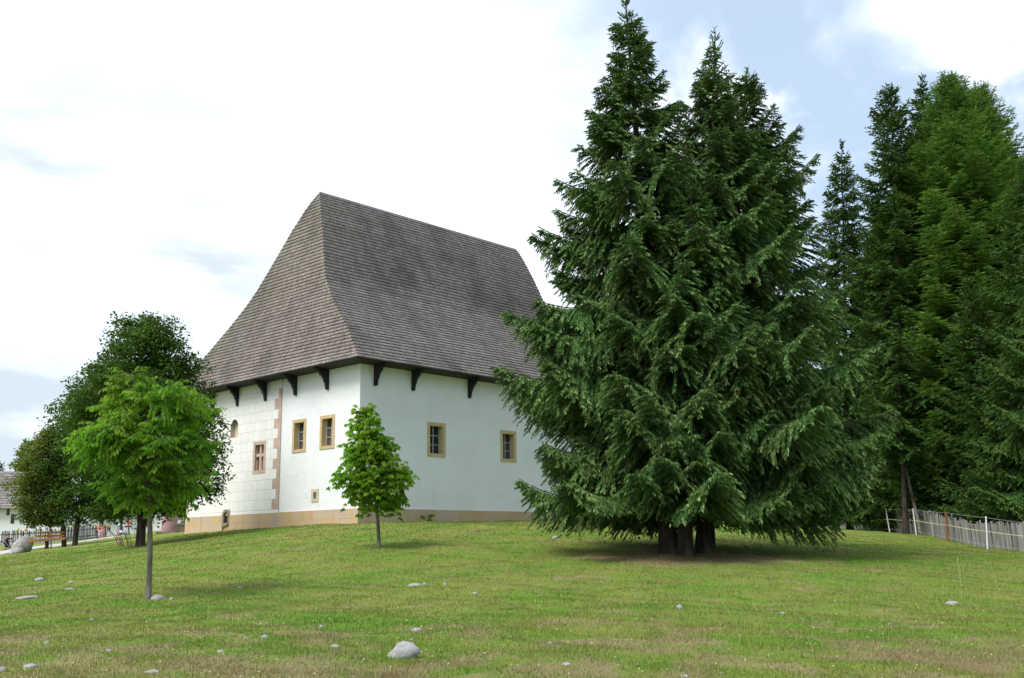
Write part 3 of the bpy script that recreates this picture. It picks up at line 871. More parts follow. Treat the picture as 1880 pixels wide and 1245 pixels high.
# the wood along the right hand fence
GW = 'conifers of the wood behind the fence'
o = conif('spruce_tree', (1560, 975), (1545, 258), 62, prof([(0, 2.6), (.3, 2.7), (.6, 1.9), (.85, .9), (1, .1)]), 111, FP, rad=.16, gap=.5, per=6, ds=.9, tl=.26, tw=.08, e_mid=-14, ekey=.2, droop=.8, tipup=.15, lopen=.25)
tag(o, 'slim dark spruce seen through to the sky beside the big clump', 'spruce', GW)
o = conif('spruce_tree', (1663, 981), (1635, 155), 54.5, prof([(0, 2.9), (.3, 2.9), (.55, 2.3), (.8, 1.3), (.92, .9), (1, .1)]), 112, FP, rad=.13, gap=.5, per=6, ds=.9, tl=.25, tw=.08, e_mid=-10, ekey=.3, z0=4.5, lopen=.3)
tag(o, 'dark ragged spruce with its thin trunk in front of the board fence', 'spruce', GW)
o = conif('spruce_tree', (1705, 975), (1693, 138), 58, prof([(0, 3.2), (.3, 3.1), (.6, 2.2), (.85, .95), (1, .1)]), 113, FP, rad=.16, gap=.5, per=6, ds=.9, tl=.25, tw=.08, z0=2.5, e_mid=-8, ekey=.3)
tag(o, 'pointed spruce at the left of the light green larches', 'spruce', GW)
LP = (M['larch'], M['larchbark'])
lk = dict(gap=.40, per=7, ds=.95, tl=.27, tw=.050, e_top=50, e_mid=14, e_low=-4, tipup=.12, droop=.35, lat=.45, latmax=1.3, bare=.1)
o = conif('larch_tree', (1782, 984), (1742, 142), 54, prof([(0, 3.0), (.25, 3.9), (.5, 3.8), (.7, 2.7), (.85, 1.7), (.95, .75), (1, .15)]), 121, LP, rad=.19, z0=4.5, **lk)
tag(o, 'light green feathery larch with its bare trunk showing halfway up', 'larch', GW)
o = conif('larch_tree', (1716, 985), (1702, 250), 58, prof([(0, 2.0), (.25, 3.1), (.5, 3.0), (.75, 1.9), (.9, 1.1), (1, .2)]), 123, LP, rad=.14, z0=3.0, **lk)
tag(o, 'yellow green lower larch at the left edge of the larch group', 'larch', GW)
o = conif('larch_tree', (1835, 985), (1797, 166), 56, prof([(0, 2.4), (.25, 3.2), (.5, 3.2), (.7, 2.7), (.85, 1.9), (.95, .9), (1, .2)]), 122, LP, rad=.17, z0=4.0, **lk)
tag(o, 'larch with thin see-through top at the right of the larch group', 'larch', GW)
o = conif('spruce_tree', (1912, 1015), (1905, 235), 47.5, prof([(0, 2.9), (.2, 3.3), (.4, 2.7), (.65, 1.9), (.85, 1.0), (1, .1)]), 131, FP, rad=.2, gap=.5, per=6, ds=1.1, tl=.20, tw=.062, e_low=-18, e_mid=-16, ekey=.2, droop=.8, z0=2.2)
tag(o, 'spruce at the right edge with layered boughs hanging over the fence', 'spruce', GW)
o = conif('young_filler', (1735, 985), (1738, 470), 56, prof([(0, 2.6), (.3, 2.8), (.6, 2.0), (1, .1)]), 132, FP, rad=.17, gap=.5, per=6, ds=.7, tl=.24, tw=.075, z0=1.6)
tag(o, 'young dark spruce filling the gap behind the brown post', 'spruce', GW)
fill0 = conif('spruce_tree', (1600, 970), (1600, 430), 74, prof([(0, 3.2), (.3, 3.1), (.6, 2.2), (.85, 1.0), (1, .1)]), 133, FP, rad=.18, gap=.6, per=6, ds=.5, tl=.34, tw=.11, z0=.8)
tag(fill0, 'dark spruce deep in the wood behind the fence and nearer trees', 'spruce', GW)
for k, (px, Y, sc, rz) in enumerate(((1655, 70, 1.1, 1.0), (1715, 73, 1.15, 2.2), (1775, 72, 1.2, 3.1), (1835, 68, 1.1, 4.0), (1890, 66, 1.15, 5.2), (1680, 84, 1.25, .6), (1560, 88, .75, 1.9), (1745, 86, 1.3, 2.8), (1810, 82, 1.25, 4.4), (1870, 80, 1.3, 5.6), (1950, 62, 1.2, 1.4), (1500, 92, .55, 3.3), (1625, 96, 1.0, 4.1))):
    c = copy_tree(fill0)
    p = at(px, 980, Y); c.location = (p[0], p[1], float(gz(p[0], p[1])) - .05)
    c.rotation_euler = (0, 0, rz); c.scale = (sc, sc, sc)
young0 = bpy.data.objects['young_filler']
for k, (px, Y, sc, rz) in enumerate(((1668, 60, .95, 1.2), (1790, 53.5, .8, 2.6), (1842, 51, .85, 4.0), (1706, 60, 1.0, 5.1), (1622, 66, .95, .4))):
    c = copy_tree(young0); c.name = 'spruce_tree'
    p = at(px, 980, Y); c.location = (p[0], p[1], float(gz(p[0], p[1])) - .05)
    c.rotation_euler = (0, 0, rz); c.scale = (sc, sc, sc)
    c['label'] = 'young bushy spruce with low boughs close behind the board fence'
young0.name = 'spruce_tree'
# far spruces beyond the cottage
o = conif('spruce_tree', (47, 1000), (46, 808), 165, prof([(0, 3.5), (.4, 2.8), (.75, 1.5), (1, .1)]), 141, FP, rad=.3, gap=.8, per=6, ds=.35, tl=.5, tw=.2)
tag(o, 'distant spruce top rising beyond the shingled cottage roof', 'spruce')
o = conif('spruce_tree', (-12, 1000), (-10, 838), 170, prof([(0, 4.2), (.4, 3.4), (.75, 1.8), (1, .1)]), 142, FP, rad=.3, gap=.8, per=6, ds=.35, tl=.5, tw=.2)
tag(o, 'distant spruce at the left edge above the cottage roof', 'spruce')

# leaning dead trunk at the fence
b0, b1 = hit(1692, 984), at(1676, 915, 55.0)
b2 = at(1660, 838, 56.0)
dm = MB(); dm.tube([b0 - np.array([0, 0, .3]), b0 * .6 + b1 * .4, b1, b2, at(1652, 790, 56.5)], [.11, .10, .085, .06, .03], 8)
tag(dm.build('dead_trunk', M['greybark'], smooth=True), 'grey dead trunk leaning at the board fence beside a white post', 'dead tree')

# ---- broadleaved trees
def leaves(P, N, Dm, L, W, fold=.25):
    """folded diamond leaf: point P, normal N, midrib direction Dm"""
    Dm = unit(Dm); S = unit(np.cross(N, Dm)); Nn = np.cross(Dm, S)
    w = (W * .5)[:, None]; l = L[:, None]
    V = np.stack([P, P + Dm * l * .48 + S * w + Nn * w * fold, P + Dm * l - Nn * l * .12, P + Dm * l * .48 - S * w + Nn * w * fold], 1).reshape(-1, 3)
    return V, np.arange(4 * len(P)).reshape(-1, 4)
def crown_cloud(root, g, C, rad, per, size, mat, flat=.55, out=None, name='crown', limbs=None, barkm=None):
    n = len(C) * per; idx = np.repeat(np.arange(len(C)), per)
    off = g.normal(size=(n, 3)); off = unit(off) * (g.random((n, 1)) ** .45)
    off *= (rad[idx] if np.ndim(rad) else rad)[..., None] if np.ndim(rad) else rad
    off[:, 2] *= flat
    P = C[idx] + off
    P[:, 2] -= .18 * (off[:, 0] ** 2 + off[:, 1] ** 2)
    N = unit(g.normal(size=(n, 3)) * .55 + np.array([0, 0, .8]) + unit(off) * .35)
    D = g.normal(size=(n, 3)); D[:, 2] = D[:, 2] * .5 - .45; D += unit(off) * .5
    V, Q = leaves(P, N, D, size * (.7 + .6 * g.random(n)), size * .72 * (.7 + .5 * g.random(n)))
    crnd = .25 * g.normal(size=len(C))
    R = np.clip(.45 + crnd[idx] * .6 + .22 * g.normal(size=n), 0, 1)
    fm = np.zeros(len(Q), int)
    if limbs:
        bv, bq, bn = [V], [Q], len(V)
        for pts, r in limbs:
            v2, q2 = tube(pts, r, 5); bv.append(v2); bq.append(q2 + bn); bn += len(v2)
        m = len(Q); V = np.concatenate(bv); Q = np.concatenate(bq)
        R = np.r_[R, np.full(len(Q) - m, .5)]; fm = np.r_[fm, np.ones(len(Q) - m, int)]
    link(name, mesh_q('crown', V, Q, rnd=R, fmat=fm), [mat, barkm or M['bark']], root)

def broadleaf(name, b, trunk_pts, rad, zlo, zhi, cen, wid, seed, mat, ncl=300, per=80, crad=.55, size=.14, barkm=None, shell=.5, yscale=1.0, nl=40, top_round=.6, asym=None):
    """crown envelope: half width wid(t) about cen(t) between zlo and zhi (all relative to the base b)"""
    g = rng(seed); barkm = barkm or M['bark']
    root = empty(name, b)
    tp_ = np.asarray(trunk_pts, float); zq = np.linspace(tp_[0, 2], tp_[-1, 2], 14)
    tp_ = np.stack([np.interp(zq, tp_[:, 2], tp_[:, a]) for a in range(3)], -1)
    V, Q = tube(tp_, np.interp(np.linspace(0, 1, len(tp_)), [0, 1], [rad, rad * .4]), 10)
    link('trunk', mesh_q('trunk', V, Q, smooth=True), barkm, root)
    C = []
    while len(C) < ncl:
        t_ = g.random(); w = wid(t_)
        if g.random() > (w / 4.0) ** 1.2 + .12: continue
        r = w * (shell + (1 - shell) * g.random()) if g.random() < .85 else w * g.random() * shell
        ph = g.random() * 6.283
        k = 1 + .16 * math.sin(3 * ph + 9 * t_) + .10 * math.sin(5 * ph - 13 * t_ + 1) + .07 * g.normal()
        C.append([cen(t_)[0] + r * k * math.cos(ph), cen(t_)[1] + r * k * math.sin(ph) * yscale, zlo + (zhi - zlo) * t_ + .15 * g.normal()])
    C = np.array(C)
    limbs = []
    for k in g.permutation(len(C))[:nl]:
        c = C[k]; zt = min(max(c[2] - .55 * np.hypot(c[0] - tp_[-1, 0], c[1] - tp_[-1, 1]) - .3, zlo * .8), tp_[-1, 2])
        q = np.array([np.interp(zt, tp_[:, 2], tp_[:, a]) for a in range(3)])
        mid = q * .45 + c * .55 + np.array([0, 0, .25])
        limbs.append((np.array([q, q * .7 + mid * .3, mid, c]), np.linspace(.05, .012, 4)))
    crown_cloud(root, g, C, crad * (.75 + .5 * g.random(len(C))), per, size, mat, limbs=limbs, barkm=barkm)
    return root
def local(b, px, py, Y): return at(px, py, Y) - b

# big maple in front of the manor's far end
b = hit(257, 1003, y0=35); Yb = b[1]
Lc = lambda px, py: local(b, px, py, Yb)
ys = [950, 900, 850, 800, 740, 680, 630, 590, 570]
xl = [200, 165, 135, 116, 128, 158, 190, 222, 250]; xr = [330, 395, 412, 416, 400, 372, 345, 312, 290]
zt = np.array([Lc(270, y)[2] for y in ys]); tn_ = (zt - zt[0]) / (zt[-1] - zt[0])
cx = np.array([Lc((a + c) / 2, y)[0] for a, c, y in zip(xl, xr, ys)]); hw = np.array([(Lc(c, y)[0] - Lc(a, y)[0]) / 2 for a, c, y in zip(xl, xr, ys)])
o = broadleaf('maple_tree', b, [(0, 0, -.3), (.02, 0, 1.2), (.05, 0, 3), (.1, 0, 5), (.15, 0, 7.5)], .21, zt[0] + .2, zt[-1] - .25,
              lambda t_: (np.interp(t_, tn_, cx), 0), lambda t_: float(np.interp(t_, tn_, hw)) - .15, 201, M['maple'], ncl=980, per=75, crad=.58, size=.145, nl=70)
tag(o, 'big dark green maple covering the left end of the manor', 'maple')
# bare suckers round its foot
g = rng(77); sm = MB()
for k in range(16):
    p = np.array([-.35 + .3 * g.normal(), -.25 + .15 * g.normal(), 0])
    e = p + np.array([p[0] * .5 - .1, p[1] * .3, .5 + .6 * g.random()])
    sm.tube([p, (p + e) / 2 + [.03, 0, .05], e], [.012, .009, .004], 4)
sm.build('root_suckers', simple('sucker_twigs', (0.16, 0.08, 0.05), (0.25, 0.15, 0.09), 5), o)

# middle dark tree and yellow-green linden near the bench
def px_tree(name, bpx, Yg, ys, xl, xr, tilt, rad, seed, mat, **k):
    b = hit(*bpx, y0=Yg - 8); Yb = b[1]
    L = lambda px, py: at(px, py, Yb) - b
    z_ = np.array([L(xl[0], y)[2] for y in ys]); t_n = (z_ - z_[0]) / (z_[-1] - z_[0])
    c_ = np.array([L((a + c) / 2, y)[0] for a, c, y in zip(xl, xr, ys)]); h_ = np.array([(L(c, y)[0] - L(a, y)[0]) / 2 for a, c, y in zip(xl, xr, ys)])
    th_ = z_[0] + (z_[-1] - z_[0]) * .75
    tr_ = [(0, 0, -.3), (tilt * .15, 0, th_ * .2), (tilt * .5, 0, th_ * .5), (tilt, 0, th_)]
    return broadleaf(name, b, tr_, rad, z_[0] + .2, z_[-1] - .2, lambda t_: (np.interp(t_, t_n, c_), 0), lambda t_: max(.3, float(np.interp(t_, t_n, h_)) - .3), seed, mat, **k)
o = px_tree('maple_tree', (137, 1002), 64, [958, 920, 870, 800, 740, 705, 685], [100, 95, 92, 95, 118, 140, 158], [235, 245, 250, 250, 240, 220, 195], .5, .17, 202, M['maple'], ncl=360, per=60, crad=.75, size=.19)
tag(o, 'dark tree with straight trunk standing behind the bench, beside the leaning one', 'tree')
o = px_tree('linden_tree', (119, 1004), 62, [966, 940, 900, 860, 820, 795, 782], [40, 26, 20, 24, 40, 62, 76], [118, 132, 138, 136, 128, 118, 100], -1.3, .16, 203, M['linden'], ncl=330, per=60, crad=.6, size=.17)
tag(o, 'yellow green linden with leaning trunk at the end of the bench', 'linden')
for k, (px, Y, x0, x1, yt, s) in enumerate(((186, 108, 150, 215, 860, 204), (222, 104, 190, 262, 850, 205))):
    o = px_tree('young_tree', (px, 981), Y, [950, 930, 895, yt + 15, yt], [x0 + 6, x0, x0, x0 + 12, x0 + 25], [x1 - 6, x1, x1, x1 - 12, x1 - 25], .0, .2, s, M['maple'], ncl=90, per=45, crad=.9, size=.26)
    tag(o, ('thin trunked tree behind the person in the orange shirt', 'small tree behind the person with the white pushchair')[k], 'tree')
# shrub between the pink pillar and the manor
b = hit(334, 974, y0=78) if False else at(336, 974, 84); b[2] = float(gz(b[0], b[1]))
root = empty('green_shrub', b); g = rng(206)
C = np.c_[g.normal(size=40) * .9, g.normal(size=40) * .7, .6 + 2.6 * g.random(40)]
crown_cloud(root, g, C, np.full(40, .6), 60, .18, M['linden'], name='foliage')
st = MB(); st.tube([(0, 0, -.3), (.1, 0, 1.2), (.1, .05, 2.4)], [.08, .06, .02], 6); st.build('stem', M['bark'], root)
tag(root, 'leafy shrub between the pink pillar and the manor corner', 'shrub')

# ---- the two young trees: every shoot carries its own leaves
def shoot_tree(name, b, H, trunk_r, z_lo, prof_r, seed, mat, nprim, leaf, kind, lean=(0, 0), lobes=(), dens=1.0, lean_lo=0.0):
    g = rng(seed); root = empty(name, b)
    ax = lambda z: np.array([np.interp(z, [0, z_lo, H], [0, lean_lo, lean[0]]) + .008 * math.sin(z * 2.1), lean[1] * z / H + .02 * math.sin(z * 1.7), z])
    tz = np.r_[-.3, np.linspace(0, H * .96, 16)]
    V, Q = tube([ax(z) for z in tz], np.interp(tz, [-.3, 0, .25, z_lo, H], [trunk_r * 1.2, trunk_r * 1.1, trunk_r, trunk_r * .8, .008]), 10)
    link('trunk', mesh_q('trunk', V, Q, smooth=True), M['greybark'], root)
    shoots = []
    for k in range(nprim):
        t_ = (k + g.random()) / nprim; z = z_lo + (H - z_lo) * t_ ** 1.05 * .97
        ph = k * 2.39996 + .5 * g.normal()
        R = prof_r(t_) * (.85 + .3 * g.random())
        for (ang, ta, tb, mul) in lobes:
            if ta <= t_ <= tb: R *= 1 + (mul - 1) * max(0, math.cos(ph - ang)) ** 2
        el = np.interp(t_, [0, .15, .5, 1], [-.12, .30, .85, 1.4]) + .30 * g.normal()
        d = np.array([math.cos(ph), math.sin(ph), 0])
        u = np.linspace(0, 1, 7)
        pts = ax(z) + d * (R * u)[:, None] + np.array([0, 0, 1.0]) * (R * (el * u - el * .62 * u ** 2 - .10 * u ** 3))[:, None]
        shoots.append((pts, .010 + .006 * R, 1))
        ns = int(max(3, R / .095))
        for j in range(ns):
            uu = .22 + .75 * (j + g.random()) / ns
            q = np.array([np.interp(uu, u, pts[:, a]) for a in range(3)])
            a2 = ph + (1 if j % 2 else -1) * (.75 + .35 * g.random())
            l = (.22 + .42 * R * (1 - uu)) * (.7 + .6 * g.random())
            v = np.linspace(0, 1, 5)
            d2 = np.array([math.cos(a2), math.sin(a2), 0])
            shoots.append((q + d2 * (l * v)[:, None] + np.array([0, 0, 1.0]) * (l * ((1.5 * g.random() - .55) * v - .45 * v ** 2))[:, None], .006, 2))
    LPp, LN, LD, LL, LWd, LRr = [], [], [], [], [], []
    bv, bq, bn = [], [], 0
    for pts, r, lev in shoots:
        V, Q = tube(pts, np.linspace(r, .003, len(pts)), 4); bv.append(V); bq.append(Q + bn); bn += len(V)
        ln_ = np.linalg.norm(np.diff(pts, axis=0), axis=1).sum()
        step = leaf * (.33 if kind == 'ovate' else .62) / dens
        m = max(2, int(ln_ / step))
        uu = np.linspace(.25 if lev == 1 else .08, 1, m); uq = np.linspace(0, 1, len(pts))
        P = np.stack([np.interp(uu, uq, pts[:, a]) for a in range(3)], -1)
        f = unit(np.gradient(P, axis=0)); s = unit(np.cross(f, [0, 0, 1.0]))
        sg = np.where(np.arange(m) % 2, 1.0, -1.0)[:, None]
        srnd = .18 * g.normal()
        if kind == 'ovate':
            D = f * .75 + s * sg * (.7 + .3 * g.random((m, 1))); D[:, 2] -= .55 + 1.0 * g.random(m)
            LPp.append(P + s * sg * .015); LN.append(np.array([0, 0, 1.0]) + .75 * g.normal(size=(m, 3))); LD.append(D)
            LL.append(leaf * (.75 + .5 * g.random(m))); LWd.append(leaf * .56 * (.8 + .4 * g.random(m))); LRr.append(np.clip(.5 + srnd + .2 * g.normal(size=m), 0, 1))
        else:                                              # palmate: five drooping leaflets on a stalk
            stalk = P + (f * .5 + s * sg * .8 + np.array([0, 0, .35])) * (leaf * .7 * (.6 + .6 * g.random((m, 1))))
            a0 = np.arctan2(f[:, 1], f[:, 0]) + sg[:, 0] * .6
            for q in range(6):
                an = a0 + (q - 2.5) * .78 + .12 * g.normal(size=m)
                D = np.stack([np.cos(an), np.sin(an), -.65 - .9 * g.random(m)], -1)
                LPp.append(stalk); LD.append(D); LN.append(np.array([0, 0, 1.0]) + .45 * g.normal(size=(m, 3)))
                LL.append(leaf * (.8 + .4 * g.random(m)) * (1.1 - .09 * abs(q - 2.5))); LWd.append(leaf * .40 * (.8 + .4 * g.random(m))); LRr.append(np.clip(.5 + srnd + .18 * g.normal(size=m), 0, 1))
    V, Q = leaves(np.concatenate(LPp), unit(np.concatenate(LN)), np.concatenate(LD), np.concatenate(LL), np.concatenate(LWd))
    m = len(Q); R = np.concatenate(LRr)
    Vb, Qb = np.concatenate(bv), np.concatenate(bq)
    link('crown', mesh_q('crown', np.concatenate([V, Vb]), np.concatenate([Q, Qb + len(V)]), rnd=np.r_[R, np.full(len(Qb), .5)],
         fmat=np.r_[np.zeros(m), np.ones(len(Qb))].astype(int)), [mat, M['bark']], root)
    return root
b = hit(272, 1099, y0=15)
k_ = b[1] / F
top = at(243, 684, b[1]) - b
o = shoot_tree('elm_tree', b, top[2], .062, 172 * k_, prof([(0, .55), (.12, 1.0), (.32, 1.40), (.5, 1.10), (.7, .72), (.85, .42), (1, .18)]), 301, M['limegreen'], 74, .118, 'ovate', lean_lo=-.07,
               lean=(top[0] - .0, 0), lobes=((math.pi, .3, .62, 1.3), (0, .5, .8, 1.9), (2.6, .8, 1.0, 1.7), (0, .05, .25, 1.15)), dens=1.05)
tag(o, 'young bright green tree on a thin grey trunk, nearest on the left', 'elm tree')
b = hit(696, 1006, y0=24)
k_ = b[1] / F
top = at(668, 745, b[1]) - b
o = shoot_tree('chestnut_tree', b, top[2], .065, 72 * k_, prof([(0, .50), (.12, .95), (.32, 1.15), (.5, .78), (.7, .50), (.85, .30), (1, .14)]), 302, M['chestnut'], 64, .17, 'palmate', lean_lo=-.10, lean=(top[0], 0), dens=1.0)
tag(o, 'young conical chestnut tree in front of the manor corner', 'chestnut tree')
# ------------------------------------------------------------------ fences on the right
M['board'] = simple('weathered_boards', (0.15, 0.145, 0.14), (0.29, 0.28, 0.265), 5, 0.9, 0.15, (1, 1, 0.15), 0.4, 0.28)
M['whitepost'] = simple('white_plastic_post', (0.66, 0.66, 0.67), (0.74, 0.74, 0.75), 5, 0.5)
M['wire'] = simple('grey_wire', (0.30, 0.30, 0.31), (0.40, 0.40, 0.41), 5, 0.5)
M['tape'] = simple('yellow_white_tape', (0.60, 0.50, 0.20), (0.62, 0.60, 0.48), 2.2, 0.6)
M['brownpost'] = simple('brown_timber', (0.14, 0.07, 0.03), (0.24, 0.13, 0.06), 5, 0.85, 0.2, (1, 1, 0.2), 0.3)
FP_ = [(2060, 1040, 34), (1990, 1030, 37.5), (1880, 1014, 43), (1813, 1007, 46.5), (1740, 994, 51), (1690, 983, 55.5), (1640, 977.5, 60), (1590, 974, 65), (1556, 971, 69), (1480, 965, 77), (1400, 960, 86)]
fp = np.array([at(*p)[:2] for p in FP_])
cum = np.r_[0, np.cumsum(np.linalg.norm(np.diff(fp, axis=0), axis=1))]
def fpos(s): return np.array([np.interp(s, cum, fp[:, 0]), np.interp(s, cum, fp[:, 1])])
fb = np.array([*fpos(cum[3]), 0]); fb[2] = float(gz(fb[0], fb[1]))
fence = empty('board_fence', fb)
tag(fence, 'grey fence of upright weathered boards along the edge of the wood', 'fence')
g = rng(41); bd = MB(); s = 0.0
while s < cum[-1]:
    w = .095 + .06 * g.random()
    p, q = fpos(s), fpos(s + w); t2 = unit(q - p); n2 = np.array([-t2[1], t2[0]])
    z = float(gz(*p)); h = (1.20 + .07 * g.normal() + .12 * math.sin(s * .35)) * (1.0 if s > cum[2] else 1.03)
    lean = (.11 if s < cum[5] else -.03) + .025 * g.normal(); o_ = .012 * g.normal()
    def bf(a, d, zz_): 
        v = p + t2 * (a + lean * zz_) + n2 * (d + o_)
        return (v[0] - fb[0], v[1] - fb[1], z + zz_ - fb[2])
    k = .03 * g.normal()
    bd.add([bf(0, 0, -.1), bf(w, 0, -.1), bf(w, .022, -.1), bf(0, .022, -.1), bf(0, 0, h), bf(w, 0, h + k), bf(w, .022, h + k), bf(0, .022, h)],
           [(0, 3, 2, 1), (4, 5, 6, 7), (0, 1, 5, 4), (1, 2, 6, 5), (2, 3, 7, 6), (3, 0, 4, 7)], g.random())
    s += w + .020 + .03 * g.random()
bd.build('boards', M['board'], fence, fix=False)
rl = MB()
for hz in (.3, .95):
    pts = [np.r_[fpos(s) , 0] for s in np.arange(0, cum[-1], 1.5)]
    for p in pts: p[2] = float(gz(p[0], p[1])) + hz
    t2 = unit(np.gradient(np.array(pts), axis=0)); pts = np.array(pts) - fb + np.c_[t2[:, 1], -t2[:, 0], 0 * t2[:, 0]] * .07
    rl.tube(pts, .035, 5)
rl.build('rails', M['board'], fence)
# electric fence of white posts
PO = [((1593, 976), (1583, 936), 64), ((1634, 980), (1626, 933), 58.5), ((1683, 986), (1676, 934), 54), ((1741, 994), (1736, 939), 49.5), ((1813, 1008.5), (1810, 948), 44.5), ((1925, 1024), (1926, 962), 39.5)]
ef = None; tops = []
for k, (a, b_, Y) in enumerate(PO):
    A = at(*a, Y); A[2] = float(gz(A[0], A[1])) - .05
    B = at(*b_, Y)
    if ef is None:
        eb = A.copy(); ef = empty('electric_fence', eb)
        tag(ef, 'electric fence of white posts with wires and yellow tape before the boards', 'fence')
    tops.append((A, B))
    if k == 3: continue
    m = MB(); m.tube([A - eb, B - eb], [.036, .03], 8)
    m.build('post', M['whitepost'], ef, smooth=False)
A, B = tops[3]
m = MB(); m.tube([A - A, (B - A) * .55 + [.01, 0, 0], B - A], [.075, .07, .062], 8)
o = m.build('wooden_post', M['brownpost']); o.location = tuple(A)
tag(o, 'brown wooden post standing in the electric fence line', 'post')
A0, B0 = at(1556, 973, 69), at(1545, 936, 69)
line = [(A0, B0)] + tops
for hf, mt_, nm, r in ((.96, 'wire', 'wire', .006), (.56, 'tape', 'tape', .012), (.17, 'wire', 'wire', .006)):
    pts = []
    for (A, B), (A2, B2) in zip(line[:-1], line[1:]):
        for f in np.linspace(0, 1, 8)[:-1]:
            q = (A + (B - A) * hf) * (1 - f) + (A2 + (B2 - A2) * hf) * f
            q[2] -= .10 * f * (1 - f); q[1] -= .04; pts.append(q - eb)
    m = MB(); m.tube(pts, r, 4); m.build(nm, M[mt_], ef)

# sign in front of the long wall, grey post under the boughs
M['signgrey'] = simple('sign_grey_panel', (0.12, 0.15, 0.16), (0.16, 0.19, 0.20), 4, 0.5)
M['signgreen'] = simple('sign_green_cap', (0.10, 0.22, 0.16), (0.14, 0.27, 0.20), 4, 0.5)
p0 = at(1024, 952, 51); p0[2] = float(gz(p0[0], p0[1]))
sg = empty('sign_board', p0, .15)
tag(sg, 'low grey information board half hidden by the boughs before the manor wall', 'sign')
zt_, zb_ = at(1024, 908, 51)[2] - p0[2], at(1024, 926, 51)[2] - p0[2]
m = MB(); m.box((-.48, -.03, zb_), (.48, .03, zt_ - .05)); m.build('panel', M['signgrey'], sg)
m = MB(); m.box((-.52, -.07, zt_ - .048), (.52, .07, zt_)); m.build('cap', M['signgreen'], sg)
m = MB(); m.box((-.06, -.036, zb_ + .17), (.04, -.0305, zb_ + .32)); m.build('notice', M['whitepost'], sg)
for x in (-.4, .4):
    m = MB(); m.box((x - .03, -.028, -.2), (x + .03, .028, zb_ - .002)); m.build('leg', M['signgrey'], sg)
p0 = hit(1136, 979, y0=30)
m = MB(); m.tube([(0, 0, -.3), (.01, 0, .8), (0, .01, 1.6)], [.075, .068, .06], 8)
o = m.build('wooden_post', M['greybark']); o.location = tuple(p0)
tag(o, 'short grey wooden post under the left boughs of the spruce clump', 'post')

# ------------------------------------------------------------------ stones
t = NT('pale_field_stone')
n = t.noise(9, 7, 0.7); n2 = t.noise(30, 4, 0.7)
col = t.mix(t.map(n, 0.35, 0.65), (0.22, 0.22, 0.225), (0.34, 0.335, 0.325))
col = t.mix(t.map(t.noise(16, 5, 0.75, None, (3, 1, 2)), 0.60, 0.68, 0, 0.75), col, (0.12, 0.12, 0.12))
col = t.mix(t.map(t.noise(3, 4, 0.6, None, (5, 5, 5)), 0.5, 0.7, 0, 0.4), col, (0.33, 0.30, 0.22))
t.bump(t.math('ADD', n, t.math('MULTIPLY', n2, .4)), 0.6, 0.03)
M['stone'] = t.done(col, 0.9, 0.2)
def stone_mesh(seed, sx, sy, sz, amp=.22, sub=3, skew=0.0):
    import bmesh
    from mathutils import noise as mn
    bm = bmesh.new(); bmesh.ops.create_icosphere(bm, subdivisions=sub, radius=1)
    for v in bm.verts:
        d = v.co.normalized()
        k = 1 + amp * mn.noise(d * 1.2 + Vector((seed * 3.1, 0, 0))) + amp * .5 * mn.noise(d * 2.9 + Vector((0, seed * 1.7, 0))) + amp * .18 * mn.noise(d * 7 + Vector((seed, 1, 0)))
        q = d * k
        for ax_ in (Vector((.4, -.3, .85)), Vector((-.7, -.5, .5)), Vector((.75, -.5, .4))):      # broken facets
            a_ = ax_.normalized(); e = q.dot(a_) - (.80 + .08 * ((seed * 7) % 3))
            if e > 0: q = q - a_ * e * .55
        v.co = Vector((q.x * sx + skew * q.z * sx, q.y * sy, q.z * sz))
    me = bpy.data.meshes.new('stone'); bm.to_mesh(me); bm.free()
    me.polygons.foreach_set('use_smooth', np.ones(len(me.polygons), bool))
    return me
GS = 'pale stones lying in the meadow'
